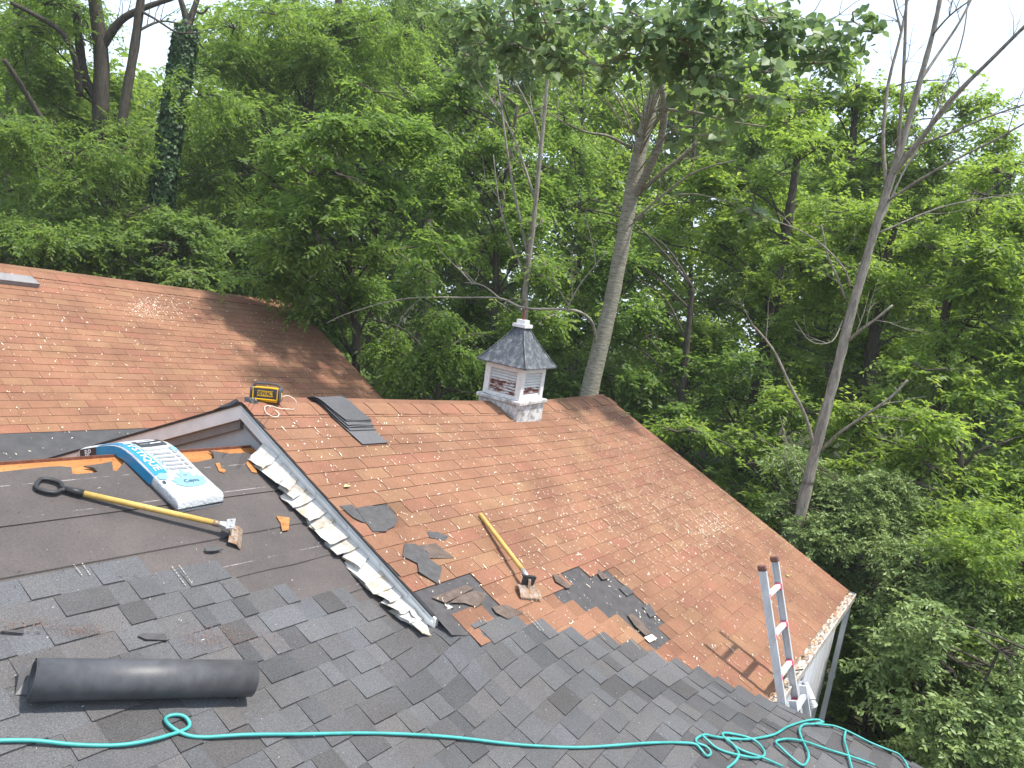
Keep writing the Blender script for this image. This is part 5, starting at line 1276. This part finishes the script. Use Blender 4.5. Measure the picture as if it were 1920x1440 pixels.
shrub('grey leaved shrub at the foot of the tall cedar', 9.0, 1830, 1390, [(1790, 1260, 0, 70, 44), (1860, 1250, 0, 80, 50), (1760, 1320, 0, 60, 40), (1830, 1340, -.1, 80, 46), (1900, 1320, 0, 80, 50), (1790, 1390, -.1, 70, 40), (1880, 1410, -.1, 90, 46), (1930, 1220, .3, 80, 50), (1730, 1390, 0, 40, 30), (1960, 1400, 0, 80, 60)], dict(CED, L=.07, asp=.45, lai=2.0), 63)
shrub('leafy undergrowth bush in the shade by the wall', 11, 1620, 1380, [(1600, 1300, 0, 50, 30), (1650, 1330, 0, 60, 34), (1610, 1360, 0, 50, 30), (1690, 1290, .4, 60, 34), (1680, 1370, 0, 50, 30), (1570, 1340, .2, 40, 28), (1640, 1420, -.4, 70, 34)], dict(BRI, mat='lf_ash', L=.09, lai=2.0, tint_off=.1), 64, 'undergrowth_bush')
shrub('sunlit shrub below the layered tree, right of the tall cedar', 10.5, 1880, 1250, [(1850, 1080, 0, 70, 44), (1920, 1120, 0, 80, 50), (1880, 1180, 0, 70, 44), (1800, 1040, .3, 70, 40), (1940, 1020, .3, 80, 50), (1900, 1250, -.2, 80, 46), (1840, 1210, .4, 60, 40), (1760, 1240, .6, 70, 40), (1960, 1300, 0, 80, 60)], dict(CED, L=.075, mat='lf_bright'), 66, 'leafy_shrub')
shrub('low bush filling the ground beside the downspout', 12, 1700, 1330, [(1640, 1290, .5, 60, 40), (1720, 1300, .3, 70, 44), (1690, 1350, 0, 70, 40), (1770, 1280, .5, 70, 44), (1620, 1200, 1, 60, 50), (1740, 1400, -.5, 70, 40), (1680, 1240, 1, 60, 44), (1590, 1230, .8, 50, 50)], dict(BRI, mat='lf_ash', L=.10, lai=1.9), 67, 'undergrowth_bush')
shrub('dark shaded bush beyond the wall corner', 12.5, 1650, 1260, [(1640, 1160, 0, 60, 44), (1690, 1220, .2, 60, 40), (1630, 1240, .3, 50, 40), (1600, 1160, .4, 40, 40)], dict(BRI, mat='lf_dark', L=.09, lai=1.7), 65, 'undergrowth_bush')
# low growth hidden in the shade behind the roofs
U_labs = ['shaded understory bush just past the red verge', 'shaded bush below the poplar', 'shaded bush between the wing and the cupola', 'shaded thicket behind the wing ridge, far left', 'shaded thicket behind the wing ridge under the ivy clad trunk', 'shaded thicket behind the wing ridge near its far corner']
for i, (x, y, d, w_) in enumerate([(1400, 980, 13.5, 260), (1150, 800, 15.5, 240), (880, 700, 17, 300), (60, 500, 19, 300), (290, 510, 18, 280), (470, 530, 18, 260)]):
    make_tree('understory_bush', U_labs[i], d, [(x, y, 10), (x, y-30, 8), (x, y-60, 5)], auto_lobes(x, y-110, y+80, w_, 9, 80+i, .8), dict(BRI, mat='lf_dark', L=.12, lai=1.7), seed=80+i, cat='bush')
# ---- background trees
bk = [(90, -60, 480, 260, 28, 'LOC', 'pale sunlit tree behind the far left trunks'), (330, 160, 480, 190, 29, 'FAR', 'pale crown seen under the sky gap between ivy trunk and slender locust'), (470, 60, 500, 220, 30, 'FAR', 'distant tree behind the broad locust, left side'), (700, 0, 560, 300, 29, 'FARD', 'distant dark tree between the broad locust and the ash'), (900, 0, 620, 300, 27, 'FARD', 'distant dark tree behind the light green ash'), (1080, 80, 700, 260, 26, 'FAR', 'distant tree glimpsed left of the poplar trunk'), (1290, 100, 760, 300, 25, 'FAR', 'distant tree glimpsed right of the poplar trunk'), (1470, 140, 780, 280, 27, 'FARD', 'distant tree behind the leaning dark stem'), (1680, 230, 800, 300, 27, 'FAR', 'distant tree behind the bare branches'), (1880, 260, 900, 300, 25, 'FARD', 'distant tree beyond the far right foliage'), (560, 320, 640, 280, 24, 'FARD', 'dark tree behind the overhanging ash'), (200, 200, 520, 260, 27, 'FARD', 'dark tree behind the twin stemmed locust')]
for i, (x, yt, yb, w_, d, kd, lab) in enumerate(bk):
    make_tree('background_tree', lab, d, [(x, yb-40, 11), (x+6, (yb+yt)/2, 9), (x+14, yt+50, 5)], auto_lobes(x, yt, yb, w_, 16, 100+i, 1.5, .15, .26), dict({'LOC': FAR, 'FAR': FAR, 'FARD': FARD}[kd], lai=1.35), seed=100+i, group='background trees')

# ------------------------------------------------------------------ thin haze volume, added to veil the trees and soften contrast
mb = MB(); mb.box((25, 25, 6.0), (176, 176, 27.0)); hzb = mb.build('haze', 'ground')
hzb.data.materials.clear(); hm = bpy.data.materials.new('softening_haze'); hm.use_nodes = True; hn = hm.node_tree.nodes; hn.clear()
ho = hn.new('ShaderNodeOutputMaterial'); hv = hn.new('ShaderNodeVolumePrincipled'); hv.inputs['Color'].default_value = (.96, .98, 1, 1); hv.inputs['Density'].default_value = .0009
hm.node_tree.links.new(hv.outputs[0], ho.inputs['Volume']); hzb.data.materials.append(hm)
hzb['kind'] = 'stuff'; hzb['label'] = 'thin pale haze added to veil and soften the light among the trees'; hzb['category'] = 'haze'
